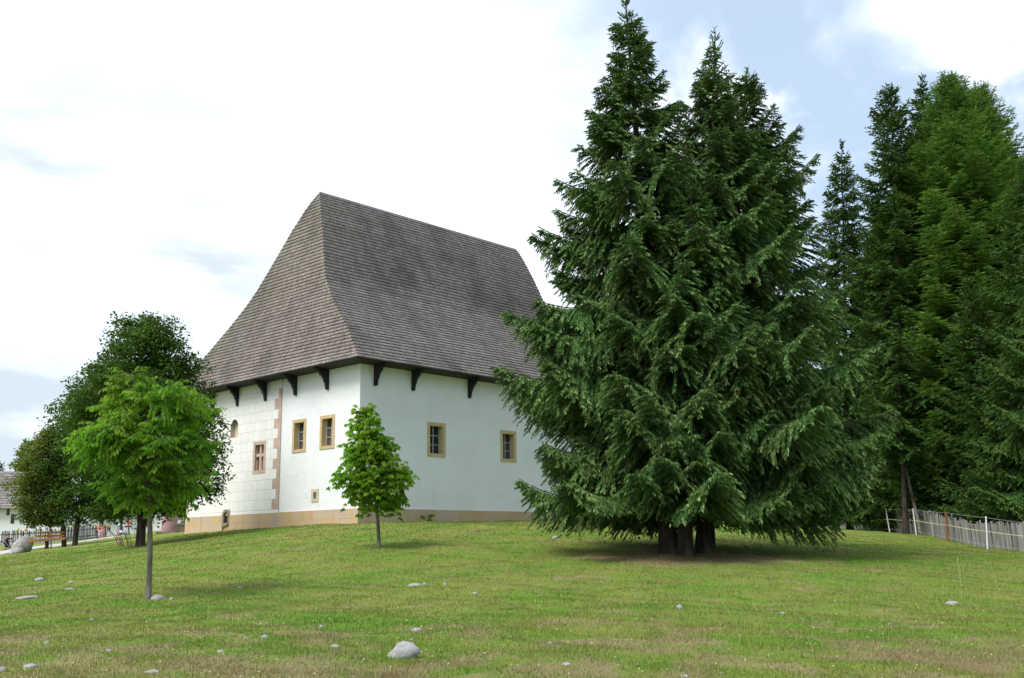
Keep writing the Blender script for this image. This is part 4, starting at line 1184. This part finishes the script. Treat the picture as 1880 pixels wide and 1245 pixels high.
STONES = [(740, 1208, 54, 34, 'biggest pale stone in the foreground grass, rounded and cracked'),
 (766, 1158, 20, 9, 'flat pale stone just behind the biggest foreground stone'), (756, 1176, 9, 6, 'tiny pale stone between the biggest stone and the flat one behind it'),
 (486, 1171, 14, 9, 'small white stone in the middle left foreground, right of a similar one'), (404, 1198, 14, 8, 'small white stone left of centre in the foreground, nearer than its neighbour'),
 (615, 1188, 19, 8, 'pale stone to the left of the biggest foreground stone'), (279, 1235, 28, 8, 'long flat pale stone at the bottom edge below the young green tree'),
 (72, 1065, 17, 8, 'white stone on the slope left of the young green tree'), (131, 1069, 12, 5, 'small flat stone on the slope, right of the larger white one'),
 (128, 1082, 18, 5, 'thin flat stone below the small one on the left slope'), (52, 1097, 42, 6, 'long low pale stone streak at the left on the slope'),
 (290, 1099, 26, 11, 'pale stone lying against the foot of the young green tree'), (315, 1100, 9, 6, 'little stone right of the one at the young tree foot'),
 (440, 1080, 12, 5, 'small grey stone alone in the grass right of the young tree'), (762, 1075, 26, 7, 'widest white stone of the row in the middle of the meadow'),
 (779, 1074, 10, 6, 'white stone at the right end touching the widest of the row'), (817, 1073, 9, 6, 'single white stone just right of the middle row'),
 (872, 1090, 12, 5, 'grey stone sunk in the grass below the middle row'), (590, 1150, 10, 5, 'small stone in the dry grass above the pale stone left of the biggest'),
 (85, 1181, 11, 6, 'pinkish pale stone in the left foreground by the dry patch'), (200, 1196, 11, 7, 'pale stone with a bare patch in the left foreground'),
 (55, 1225, 26, 10, 'half buried pale stone in the bottom left corner area'), (4, 1232, 14, 12, 'pale stone cut by the left edge at the bottom'),
 (169, 1138, 10, 5, 'small pale stone left of the young tree, below its foot'), (284, 1141, 9, 5, 'small pale stone right below the young green tree'),
 (1748, 1109, 24, 9, 'bright white stone in the right part of the meadow'), (1248, 1117, 13, 11, 'grey upright stone with brown earth behind, below the spruce trunks'),
 (1258, 1242, 16, 6, 'flat stone at the bottom edge, right of the centre'), (1437, 1126, 11, 4, 'thin grey stone to the right of the grey upright stone'),
 (1634, 1146, 8, 4, 'tiny pale stone below the bright white stone on the right'), (1040, 1220, 17, 6, 'low pale stone right of the biggest one near the bottom'),
 (1010, 1181, 13, 5, 'half hidden stone in the dry patch right of the biggest one'), (1020, 987, 14, 6, 'grey stone in the grass left of the spruce boughs'),
 (219, 996, 10, 7, 'white stone on the rise left of the big maple foot'), (900, 1136, 8, 4, 'tiny stone in the grass right of the meadow middle'),
 (62, 998.5, 8, 5, 'white stone on the grass behind the bench'), (450, 1172, 7, 4, 'tiny stone left of the small white foreground stone'), (1322, 1236, 11, 4, 'little stone near the bottom, right of the flat one')]
g = rng(61)
for k, (px, py, w, h, lab) in enumerate(STONES):
    P = hit(px, py + 1, y0=7 if py > 1001 else 30)
    if k == 35: P = at(62, 1000, 82); P[2] = float(gz(P[0], P[1]))
    sc = P[1] / F; sx = w * sc / 2 * .95; sz = h * sc * (.66 if k else .60)
    me = stone_mesh(k + 1, sx, sx * (.75 + .3 * g.random()), sz)
    o = link('stone', me, M['stone']); o.location = (P[0], P[1], P[2] + sz * (.02 if k else .34)); o.rotation_euler = (0, 0, g.random() * .8 if k else 0)
    if k == 0: o.rotation_euler = (0.15, -.5, .1); o.scale = (1.12, 1, .95)
    tag(o, lab, 'stone', GS)
# boulder beside the bench
b = at(40, 1016, 66); b[2] = float(gz(b[0], b[1]))
t = NT('grey_boulder')
n = t.noise(2.5, 6, 0.65)
col = t.mix(t.map(n, 0.35, 0.65), (0.26, 0.26, 0.25), (0.38, 0.37, 0.35)); t.bump(t.noise(6, 5), .5, .05)
M['boulder'] = t.done(col, .9, .2)
me = stone_mesh(91, .66, .62, .70, .18, 4, .30)
o = link('boulder', me, M['boulder']); o.location = (b[0], b[1], b[2] + .38)
tag(o, 'big rounded grey boulder at the left end of the wooden bench', 'boulder')
me = stone_mesh(93, .42, .4, .32, .2, 3, .3)
o = link('boulder', me, M['boulder']); p = at(31, 1018, 65.2); o.location = (p[0], p[1], float(gz(p[0], p[1])) + .12)
tag(o, 'low smaller boulder leaning against the front of the big boulder', 'boulder')

# ------------------------------------------------------------------ bench
M['benchwood'] = simple('orange_bench_wood', (0.34, 0.14, 0.025), (0.46, 0.22, 0.05), 3, 0.55, 0.4, (0.4, 4, 4))
M['darklog'] = simple('dark_log', (0.05, 0.025, 0.02), (0.09, 0.05, 0.035), 5, 0.9, 0.1)
b = at(87, 1008, 65.0); b[2] = float(gz(b[0], b[1]))
bench = empty('park_bench', b, .05)
tag(bench, 'orange brown plank bench on dark posts beside the boulder', 'bench')
kz = 65.0 / F
def bz(y): return at(87, y, 65)[2] - b[2]
def bx(x): return (x - 87) * kz
m = MB(); m.prism([(bx(54), bz(990.8)), (bx(119), bz(986.8)), (bx(120.5), bz(988.5)), (bx(119), bz(991.4)), (bx(54), bz(995.2))], -.24, .18, lambda x, z, d: (x, d, z)); m.build('seat', M['benchwood'], bench)
bk = MB()
for (x0, x1, ya, yb_, d) in ((66, 112, 976.0, 979.2, .30), (64, 112.5, 982.0, 985.6, .25)):
    bk.prism([(bx(x0), bz(ya + .4)), (bx(x1), bz(ya - .3)), (bx(x1), bz(yb_ - .3)), (bx(x0), bz(yb_ + .4))], d, d + .05, lambda x, z, q: (x, q, z))
bk.build('backrest', M['benchwood'], bench)
for x in (85.5, 117):
    m = MB(); m.tube([(bx(x), -.05, -.2), (bx(x), -.03, bz(992.5))], [.10, .09], 8); m.build('leg', M['darklog'], bench)
m = MB()
for x in (74, 104):
    m.tube([(bx(x), .22, bz(992)), (bx(x), .37, bz(975.5))], .03, 6)
m.build('back_support', M['benchwood'], bench)

# ------------------------------------------------------------------ people
def skin_obj(name, J, E, mat, parent, sub=1):
    """one continuous surface grown round a jointed skeleton"""
    keys = list(J); me = bpy.data.meshes.new(name)
    me.from_pydata([J[k][:3] for k in keys], [(keys.index(a), keys.index(b)) for a, b in E], [])
    o = bpy.data.objects.new('tmp', me); COL.objects.link(o)
    md = o.modifiers.new('skin', 'SKIN'); md.use_smooth_shade = True
    sk = me.skin_vertices[0].data
    for i, k in enumerate(keys): sk[i].radius = (J[k][3], J[k][4] if len(J[k]) > 4 else J[k][3]); sk[i].use_root = False
    sk[0].use_root = True
    ss = o.modifiers.new('sub', 'SUBSURF'); ss.levels = sub; ss.render_levels = sub
    dg = bpy.context.evaluated_depsgraph_get()
    nm = bpy.data.meshes.new_from_object(o.evaluated_get(dg))
    bpy.data.objects.remove(o); bpy.data.meshes.remove(me)
    nm.name = name; nm.materials.clear()
    return link(name, nm, mat, parent)
M['skin'] = simple('skin', (0.42, 0.24, 0.16), (0.48, 0.29, 0.20), 8, 0.6)
def cloth(name, c): return simple(name, c, tuple(min(1, x * 1.15) for x in c), 9, 0.9, 0.1)
def striped(name, c1, c2):
    t = NT(name); sx = t.node('ShaderNodeSeparateXYZ'); t.l.new(t.coord(), sx.inputs[0])
    w = t.math('GREATER_THAN', t.math('SINE', t.math('MULTIPLY', sx.outputs[2], 55.0)), 0.0)
    return t.done(t.mix(w, c1, c2), .9, .1)
HAIR = {'dark': simple('dark_hair', (0.02, 0.013, 0.009), (0.04, 0.026, 0.018), 20, 0.6), 'red': simple('auburn_hair', (0.12, 0.045, 0.02), (0.17, 0.07, 0.03), 20, 0.6), 'fair': simple('fair_hair', (0.36, 0.25, 0.12), (0.44, 0.32, 0.16), 20, 0.6)}
SHOE = cloth('shoe_leather', (0.05, 0.04, 0.04))
def person(P, rz, H, shirt, legs, hair, label, arms=(0, 0), stride=.12, bend=0.0, dress=False, hat=None, bare_leg=False, child=False):
    """arms: forward swing angle of (left, right) arm in degrees; bend: forward lean of the trunk"""
    root = empty('person', P, rz); k = H / 1.72
    tag(root, label, 'person', None)
    hb = 1.10 if child else 1.0
    def ly(z): return bend * max(0, z - .92)
    J = {'pel': (0, 0, .93, .135, .10), 'wai': (0, ly(1.08), 1.08, .12, .09), 'che': (0, ly(1.3), 1.30, .15, .105), 'nek': (0, ly(1.46) + .01, 1.47, .055), 'hea': (0, ly(1.56) + .03, 1.57, .085 * hb), 'top': (0, ly(1.68) + .02, 1.66, .08 * hb), 'nos': (0, ly(1.58) + .125, 1.575, .014)}
    E = [('pel', 'wai'), ('wai', 'che'), ('che', 'nek'), ('nek', 'hea'), ('hea', 'top'), ('hea', 'nos')]
    for s_, n_ in ((-1, 'l'), (1, 'r')):
        st = stride * s_
        J.update({n_ + 'hip': (.095 * s_, 0, .88, .085), n_ + 'kne': (.10 * s_, st * .55 + .02, .49, .056), n_ + 'ank': (.10 * s_, st, .09, .036), n_ + 'toe': (.115 * s_, st + .16, .04, .034)})
        E += [('pel', n_ + 'hip'), (n_ + 'hip', n_ + 'kne'), (n_ + 'kne', n_ + 'ank'), (n_ + 'ank', n_ + 'toe')]
        a = R_(arms[0 if s_ < 0 else 1]); y0 = ly(1.40)
        sh = np.array([.185 * s_, y0, 1.40]); el = sh + np.array([.05 * s_, .27 * math.sin(a * .8), -.27 * math.cos(a * .8)])
        wr = el + np.array([-.01 * s_, .25 * math.sin(a * 1.15), -.25 * math.cos(a * 1.15)]); d = unit(wr - el)
        pa_ = wr + d * .08
        J.update({n_ + 'sho': (*sh, .062), n_ + 'elb': (*el, .044), n_ + 'wri': (*wr, .027), n_ + 'pal': (*pa_, .034, .018)})
        E += [('che', n_ + 'sho'), (n_ + 'sho', n_ + 'elb'), (n_ + 'elb', n_ + 'wri'), (n_ + 'wri', n_ + 'pal')]
        for q, (o1, ln_) in enumerate(((-.03, .06), (-.01, .075), (.01, .07), (.03, .055))):
            J[n_ + 'f%d' % q] = (*(pa_ + d * ln_ + np.array([0, o1, 0])), .009); E.append((n_ + 'pal', n_ + 'f%d' % q))
        J[n_ + 'th'] = (*(wr + d * .05 + np.array([-.03 * s_, .035, 0])), .010); E.append((n_ + 'wri', n_ + 'th'))
    sc = lambda D: {q: tuple(np.array(v) * k) for q, v in D.items()}
    skin_obj('body', sc(J), E, M['skin'], root)
    gr = lambda n_, a: (*J[n_][:3], *(r + a for r in J[n_][3:]))
    S = {q: gr(q, .022) for q in ('wai', 'che', 'lsho', 'rsho')}
    S['hem'] = (0, 0, .90, .155, .12)
    for n_ in 'lr':
        e = np.array(J[n_ + 'sho'][:3]) * .25 + np.array(J[n_ + 'elb'][:3]) * .75; S[n_ + 'slv'] = (*e, .062)
    SE = [('wai', 'hem'), ('wai', 'che'), ('che', 'lsho'), ('che', 'rsho'), ('lsho', 'lslv'), ('rsho', 'rslv')]
    if dress: S['skt'] = (0, .02, .52, .20, .17); SE.append(('hem', 'skt'))
    skin_obj('dress' if dress else 'shirt', sc(S), SE, shirt, root)
    if not dress:
        T = {'pel': (0, 0, .93, .145, .11)}; TE = []
        for n_ in 'lr':
            T[n_ + 'hip'] = gr(n_ + 'hip', .016); T[n_ + 'kne'] = gr(n_ + 'kne', .018); TE += [('pel', n_ + 'hip'), (n_ + 'hip', n_ + 'kne')]
            if not bare_leg: T[n_ + 'ank'] = (*J[n_ + 'ank'][:3], .058); TE.append((n_ + 'kne', n_ + 'ank'))
        skin_obj('shorts' if bare_leg else 'trousers', sc(T), TE, legs, root)
    hc = np.array(J['hea'][:3]) * k; me = stone_mesh(5, .108 * k * hb, .118 * k * hb, .115 * k * hb, .05, 2)
    h_ = link('hair', me, hair, root, tuple(hc + np.array([0, -.028, .055]) * k))
    if hat:
        m = MB(); m.tube([(0, 0, 0), (0, 0, .01), (0, 0, .012), (0, 0, .09), (0, 0, .12)], [.17 * k, .17 * k, .115 * k, .10 * k, .03], 12)
        q = m.build('hat', hat, root, True); q.location = tuple(hc + np.array([0, 0, .085]) * k)
    for s_ in (-1, 1):
        n_ = 'l' if s_ < 0 else 'r'; a, t2 = np.array(J[n_ + 'ank'][:3]) * k, np.array(J[n_ + 'toe'][:3]) * k
        m = MB(); m.tube([a + [0, -.05 * k, -.05 * k], a + [0, .02, -.045 * k], t2 + [0, .03, 0]], [.042 * k, .048 * k, .036 * k], 8); m.build('shoe', SHOE, root, True)
    return root
def stand(px, py, Y):
    p = at(px, py, Y); p[2] = float(gz(p[0], p[1])); return p
def hgt(px, y0, y1, Y): return at(px, y0, Y)[2] - at(px, y1, Y)[2]
PY = 92
p = stand(179, 996, PY)
person(p, -1.9, 1.62, cloth('orange_shirt', (0.72, 0.12, 0.03)), cloth('navy_trousers', (0.02, 0.025, 0.06)), HAIR['red'], 'person in an orange shirt bending towards a child in stripes', (35, 40), .1, .35)
p = stand(181.5, 997, PY - 1)
person(p, 2.6, 1.05, striped('blue_white_stripes', (0.07, 0.09, 0.30), (0.7, 0.7, 0.72)), None, HAIR['dark'], 'small person in a blue and white striped dress beside the orange shirt', (10, 15), .06, dress=True, child=True)
p = stand(186, 996.5, PY - .4)
person(p, 2.2, 1.12, cloth('pink_dress', (0.62, 0.16, 0.22)), None, HAIR['fair'], 'small person in a pink dress right of the striped one', (10, 25), .06, dress=True, child=True)
p = stand(199, 984, 118)
person(p, 2.9, 1.74, cloth('olive_shirt', (0.22, 0.22, 0.06)), cloth('grey_shorts', (0.08, 0.09, 0.11)), HAIR['dark'], 'person in an olive shirt and grey shorts walking on the path', (50, 20), .2, bare_leg=True)
p = stand(217, 987, 112)
whitehat = cloth('white_hat', (0.75, 0.75, 0.76))
person(p, 3.0, 1.18, cloth('sky_blue_top', (0.18, 0.28, 0.62)), cloth('pink_leggings', (0.70, 0.10, 0.16)), HAIR['fair'], 'small person in a blue top, pink trousers and white hat', (12, -12), .12, child=True, hat=whitehat)
p = stand(234, 986, 109)
person(p, 2.5, 1.66, cloth('red_shirt', (0.70, 0.04, 0.08)), cloth('dark_skirt', (0.06, 0.06, 0.09)), HAIR['dark'], 'person in a red shirt pushing a white pushchair', (55, 55), .12)
p = stand(9, 1015, 86)
person(p, -1.5, 1.58, striped('coral_grey_top', (0.55, 0.16, 0.12), (0.42, 0.36, 0.36)), cloth('dark_teal_skirt', (0.02, 0.04, 0.06)), HAIR['red'], 'person in a coral top and dark skirt at the left edge behind the boulder', (50, 55), .12, bare_leg=True)
p = stand(91, 1007, 68)
person(p, 3.0, 1.22, cloth('brown_orange_top', (0.34, 0.13, 0.05)), cloth('lilac_trousers', (0.26, 0.24, 0.34)), HAIR['red'], 'small person standing behind the plank bench', (60, 60), .08, child=True)

def pushchair(P, rz, fab, label):
    root = empty('pushchair', P, rz); tag(root, label, 'pushchair')
    m = MB(); m.prism([(-.25, .35), (.28, .30), (.42, .50), (.36, .56), (.25, .42), (-.12, .48), (-.34, .98), (-.10, 1.08), (.05, 1.02), (.0, 1.12), (-.22, 1.16), (-.42, 1.0)], -.22, .22, lambda a, b, d: (a, d, b)); m.build('seat_and_hood', fab, root)
    m = MB()
    for y in (-.24, .24):
        m.tube([(-.62, y, 1.02), (.30, y, .16)], .014, 6); m.tube([(-.38, y, .16), (.10, y, .62)], .014, 6)
    m.tube([(-.62, -.24, 1.02), (-.62, .24, 1.02)], .016, 6); m.build('frame', M['wire'], root)
    for x in (-.38, .30):
        for y in (-.27, .27):
            a_ = np.linspace(0, 2 * np.pi, 15); w = MB(); w.tube([(x + .13 * math.cos(q), y, .15 + .13 * math.sin(q)) for q in a_], .022, 6, cap=False)
            w.build('wheel', M['dark'], root)
p = stand(226, 987.5, 107.5)
pushchair(p, 2.9, cloth('white_pushchair_cloth', (0.62, 0.64, 0.68)), 'white pushchair in front of the person in red')
p = stand(19, 1014, 85)
pushchair(p, .1, cloth('navy_pushchair_cloth', (0.02, 0.025, 0.045)), 'dark pushchair between the left person and the boulder')

# ------------------------------------------------------------------ left background
M['picket'] = simple('old_pickets', (0.06, 0.05, 0.04), (0.13, 0.11, 0.09), 5, 0.9, 0.1, (1, 1, .2), 0, .35)
q0, q1 = at(-60, 1005, 97), at(196, 989, 104)
pf = empty('picket_fence', (q0[0], q0[1], float(gz(q0[0], q0[1]))))
tag(pf, 'dark wooden picket fence before the white cottage', 'fence')
g = rng(88); m = MB(); L_ = np.linalg.norm((q1 - q0)[:2]); n_ = int(L_ / .125); fb = np.array(pf.location)
for k in range(n_):
    p = q0 + (q1 - q0) * k / n_; z = float(gz(p[0], p[1])); h = 1.35 + .10 * g.normal(); l_ = .04 * g.normal()
    a = p - fb; zz_ = z - fb[2]
    m.add([(a[0], a[1], zz_ - .1), (a[0] + .075, a[1], zz_ - .1), (a[0] + .075 + l_, a[1], zz_ + h - .08), (a[0] + .037 + l_, a[1], zz_ + h), (a[0] + l_, a[1], zz_ + h - .08),
           (a[0], a[1] + .03, zz_ - .1), (a[0] + .075, a[1] + .03, zz_ - .1), (a[0] + .075 + l_, a[1] + .03, zz_ + h - .08), (a[0] + .037 + l_, a[1] + .03, zz_ + h), (a[0] + l_, a[1] + .03, zz_ + h - .08)],
          [(0, 1, 2, 3, 4), (9, 8, 7, 6, 5), (0, 5, 6, 1), (1, 6, 7, 2), (2, 7, 8, 3), (3, 8, 9, 4), (4, 9, 5, 0)], g.random())
m.build('pickets', M['picket'], pf, fix=False)
m = MB()
for hz in (.35, 1.0):
    m.tube([np.array([*(q0 + (q1 - q0) * f)[:2], float(gz(*(q0 + (q1 - q0) * f)[:2])) + hz]) - fb + [0, .08, 0] for f in np.linspace(0, 1, 12)], .045, 5)
m.build('rails', M['picket'], pf)
jug = MB(); jug.tube([(0, 0, 0), (0, 0, .02), (0, 0, .10), (0, 0, .22), (0, 0, .30), (0, 0, .34)], [.07, .10, .15, .14, .09, .11], 10)
jm = jug.build('jug', None, smooth=True)
JC = [(25.5, 'pale yellow green jug upturned on the picket fence, left of the cream one', (0.55, 0.58, 0.28)), (40.5, 'peach coloured jug upturned on the picket fence above the boulder', (0.62, 0.40, 0.26)), (64, 'cream jug upturned on the picket fence left of the bench', (0.60, 0.56, 0.46)), (125.5, 'pale orange jug on the picket fence between the two trunks', (0.62, 0.34, 0.20))]
for k, (px, lab, c) in enumerate(JC):
    f = (px + 60) / 256.0; p = q0 + (q1 - q0) * f
    o = jm if k == 0 else jm.copy()
    if k: COL.objects.link(o); o.data = jm.data.copy()
    o.data.materials.clear(); o.data.materials.append(simple('jug_glaze', c, tuple(x * .85 for x in c), 6, .4))
    o.location = (p[0] + .04, p[1], float(gz(p[0], p[1])) + 1.22)
    tag(o, lab, 'jug', 'jugs on the picket fence')

M['farwall'] = plaster('cottage_limewash', (0.78, 0.79, 0.80), (0.72, 0.73, 0.75))
t = NT('cottage_shingle')
br = t.node('ShaderNodeTexBrick'); t.l.new(t.coord('UV'), br.inputs['Vector'])
M['farroof'] = simple('old_grey_shingle', (0.13, 0.115, 0.11), (0.26, 0.24, 0.23), 1.6, 0.9, 0.2, (1, .4, 2.5), 0.5)
bpy.data.materials.remove(t.m)
M['brownwin'] = simple('brown_window_wood', (0.05, 0.02, 0.015), (0.08, 0.04, 0.03), 4)
def shingled(mb, a0, a1, b0, b1, n, g):
    """roof slope in stepped courses from eave a0-a1 to top b0-b1"""
    a0, a1, b0, b1 = (np.asarray(v, float) for v in (a0, a1, b0, b1))
    nrm = unit(np.cross(a1 - a0, b0 - a0)); nrm = nrm if nrm[2] > 0 else -nrm
    for k in range(n):
        l0, l1 = a0 + (b0 - a0) * k / n, a1 + (b1 - a1) * k / n; h0, h1 = a0 + (b0 - a0) * (k + 1) / n, a1 + (b1 - a1) * (k + 1) / n
        m_ = max(2, int(np.linalg.norm(l1 - l0) / .3))
        for j in range(m_):
            f0, f1 = j / m_, (j + .94) / m_; d = nrm * (.06 + .03 * g.random())
            mb.add([l0 + (l1 - l0) * f0 + d, l0 + (l1 - l0) * f1 + d, h0 + (h1 - h0) * f1 + nrm * .02, h0 + (h1 - h0) * f0 + nrm * .02, l0 + (l1 - l0) * f0, l0 + (l1 - l0) * f1],
                   [(0, 1, 2, 3), (4, 5, 1, 0)], g.random())
    mb.add([a0, a1, b1, b0], [(0, 1, 2, 3)])
def lw(px, py, Y): return at(px, py, Y)
# white cottage with a tall shingled roof behind the picket fence
Yc = 112
b = at(20, 1003, Yc); b[2] = float(gz(b[0], b[1]))
cot = empty('cottage', b); tag(cot, 'white cottage with grey shingled roof at the left edge', 'house')
rel = lambda px, py, Y=Yc: at(px, py, Y) - b
x0, x1 = rel(-90, 980)[0], rel(118, 980)[0]; ze = rel(20, 934)[2]
m = MB(); m.box((x0, 0, -1), (x1, 7, ze)); m.build('wall', M['farwall'], cot)
g = rng(97); r_ = MB()
e0, e1 = np.array([x0 - .8, -.9, rel(0, 934)[2]]), np.array([x1 + .6, -.9, rel(0, 934)[2] - .1])
t0, t1 = np.array([x0 - .4, 1.6, rel(0, 910)[2] + .3]), np.array([x1 - 1.2, 1.6, rel(0, 910)[2] + .3])
shingled(r_, e0, e1, t0, t1, 6, g)
c0, c1 = np.array([x0, 1.7, t0[2] - .3]), np.array([x1 - 1.6, 1.7, t0[2] - .3])
d0, d1 = np.array([x0, 4.5, rel(0, 866, Yc + 4.5)[2]]), np.array([x1 - 6.0, 4.5, rel(0, 866, Yc + 4.5)[2]])
shingled(r_, c0, c1, d0, d1, 9, g)
r_.add([c1, d1, (x1 - 1.6, 7.2, c1[2])], [(0, 1, 2)]); r_.add([d0, d1, (x1 - 1.6, 7.2, c1[2]), (x0, 7.2, c1[2])], [(0, 1, 2, 3)])
rf = r_.build('roof', M['farroof'], cot, fix=False)
# small dark gable over the entrance, running out of the frame
ga = MB(); gx0 = rel(-14, 0)[0]; zb0, zt0 = rel(0, 915)[2], rel(0, 882)[2]; hw_ = (rel(11, 0)[0] - gx0)
ga.prism([(gx0 - hw_, zb0), (gx0 + hw_, zb0), (gx0, zt0)], -.9, 1.9, lambda a, z, d: (a, d, z)); ga.build('gable', M['brownwin'], cot)
sl = MB()
for s_ in (-1, 1): shingled(sl, (gx0 + s_ * (hw_ + .25), -1.3, zb0 - .25), (gx0 + s_ * (hw_ + .25), 2.2, zb0 - .25), (gx0, -1.3, zt0 + .12), (gx0, 2.2, zt0 + .12), 5, g)
sl.build('gable_roof', M['farroof'], cot, fix=False)
for (xa, xb, ya, yb_) in ((12, 18, 934.5, 946), (19.5, 27, 944, 961), (56.5, 66, 955, 970), (-30, -20, 944, 961)):
    A, B = rel(xa, yb_), rel(xb, ya)
    m = MB(); m.box((A[0], -.06, A[2]), (B[0], -.002, B[2])); w = m.build('window', M['brownwin'], cot)
    m = MB(); m.box((A[0] + .09, -.075, A[2] + .1), (B[0] - .09, -.062, B[2] - .1)); m.build('pane', M['glass'], w)
# long white building behind the people
Yb2 = 140
b = at(240, 985, Yb2); b[2] = float(gz(b[0], 124)) - .2
lb = empty('long_house', b); tag(lb, 'long white building in the distance behind the walking people', 'house')
rel = lambda px, py, Y=Yb2: at(px, py, Y) - b
x0, x1, ze = rel(128, 980)[0], rel(330, 980)[0], rel(240, 938)[2]
m = MB(); m.box((x0, 0, -1.5), (x1, 8, ze)); m.build('wall', M['farwall'], lb)
r_ = MB(); shingled(r_, (x0 - .6, -.8, ze - .1), (x1 + .6, -.8, ze - .1), (x0 + 2, 4, ze + 4.5), (x1 - 2, 4, ze + 4.5), 10, g)
shingled(r_, (x1 + .6, 8.8, ze - .1), (x0 - .6, 8.8, ze - .1), (x1 - 2, 4, ze + 4.5), (x0 + 2, 4, ze + 4.5), 6, g)
shingled(r_, (x1 + .6, -.8, ze - .1), (x1 + .6, 8.8, ze - .1), (x1 - 2, 4, ze + 4.5), (x1 - 2, 4.05, ze + 4.5), 6, g)
r_.build('roof', M['farroof'], lb, fix=False)
for xa in (150, 262): 
    A, B = rel(xa, 966), rel(xa + 9, 952)
    m = MB(); m.box((A[0], -.06, A[2]), (B[0], -.002, B[2])); w = m.build('window', M['brownwin'], lb)
# pink round pillar on a low stone ledge by the manor's end
M['pink'] = simple('pink_plaster', (0.33, 0.19, 0.20), (0.40, 0.25, 0.26), 3, 0.9, 0.1, bump=.2)
Yp = 74
b = at(310.5, 978, Yp); b[2] = float(gz(b[0], b[1])) - .1
pk = empty('round_pillar', b); tag(pk, 'round pink plastered pillar left of the manor', 'pillar')
rp = 14.2 * Yp / F; hp = at(310, 912, Yp)[2] - b[2]
m = MB(); m.tube([(0, 0, -.3), (0, 0, .1), (0, 0, hp)], [rp * 1.03, rp, rp * .96], 28); m.build('shaft', M['pink'], pk, True)
m = MB(); m.tube([(0, 0, hp + .002), (0, 0, hp + .08), (0, 0, hp + .10), (0, 0, hp + .7)], [rp * 1.2, rp * 1.22, rp * 1.15, .06], 28); m.build('cap', M['farroof'], pk)
M['ledge'] = simple('dark_ledge_stone', (0.12, 0.09, 0.07), (0.20, 0.16, 0.13), 4, .9, .1, bump=.3)
p = at(316, 979, Yp - 1.3); m = MB(); m.box((-1.15, 0, -.5), (1.0, 2.2, .16)); o = m.build('stone_ledge', M['ledge']); o.location = (p[0], p[1], at(316, 976.5, Yp - 1.3)[2] - .16)
tag(o, 'low dark stone ledge under the pink pillar', 'ledge')
p = at(332, 977, 66); p[2] = float(gz(p[0], p[1])); hh = at(332, 961, 66)[2] - p[2]
m = MB(); m.box((-.27, -.25, -.3), (.27, .25, hh - .08)); o = m.build('gate_pier', M['ledge']); o.location = tuple(p)
m = MB(); m.box((-.31, -.29, hh - .078), (.31, .29, hh)); m.build('cap', M['oldgrey'], o)
tag(o, 'squat brown stone pier between the pink pillar and the manor', 'pier')

# tall dry stalks in the right foreground
b = hit(1766, 1100)
m = MB(); m.tube([(0, 0, 0), (.01, 0, .35), (-.01, .01, .72), (.0, .01, .80)], [.004, .0035, .0025, .007], 4)
o = m.build('dry_stalk', simple('straw', (0.42, 0.36, 0.18), (0.5, 0.44, 0.24), 6)); o.location = tuple(b)
tag(o, 'single tall dry grass stalk near the white stone on the right', 'plant')
# dock tufts against the plinth
g = rng(14)
for k, (px, py) in enumerate(((850, 955), (905, 952), (790, 958))):
    p = hit(px, py, y0=38); root = empty('weed_tuft', p)
    C = np.c_[g.normal(size=9) * .16, g.normal(size=9) * .10, .10 + .22 * g.random(9)]
    crown_cloud(root, g, C, np.full(9, .14), 14, .10, M['linden'], name='foliage')
    tag(root, ('weeds at the plinth in the middle of the long wall', 'weeds at the plinth below the right hand window', 'small weeds at the plinth right of the chestnut trunk')[k], 'weeds', 'weeds along the plinth')
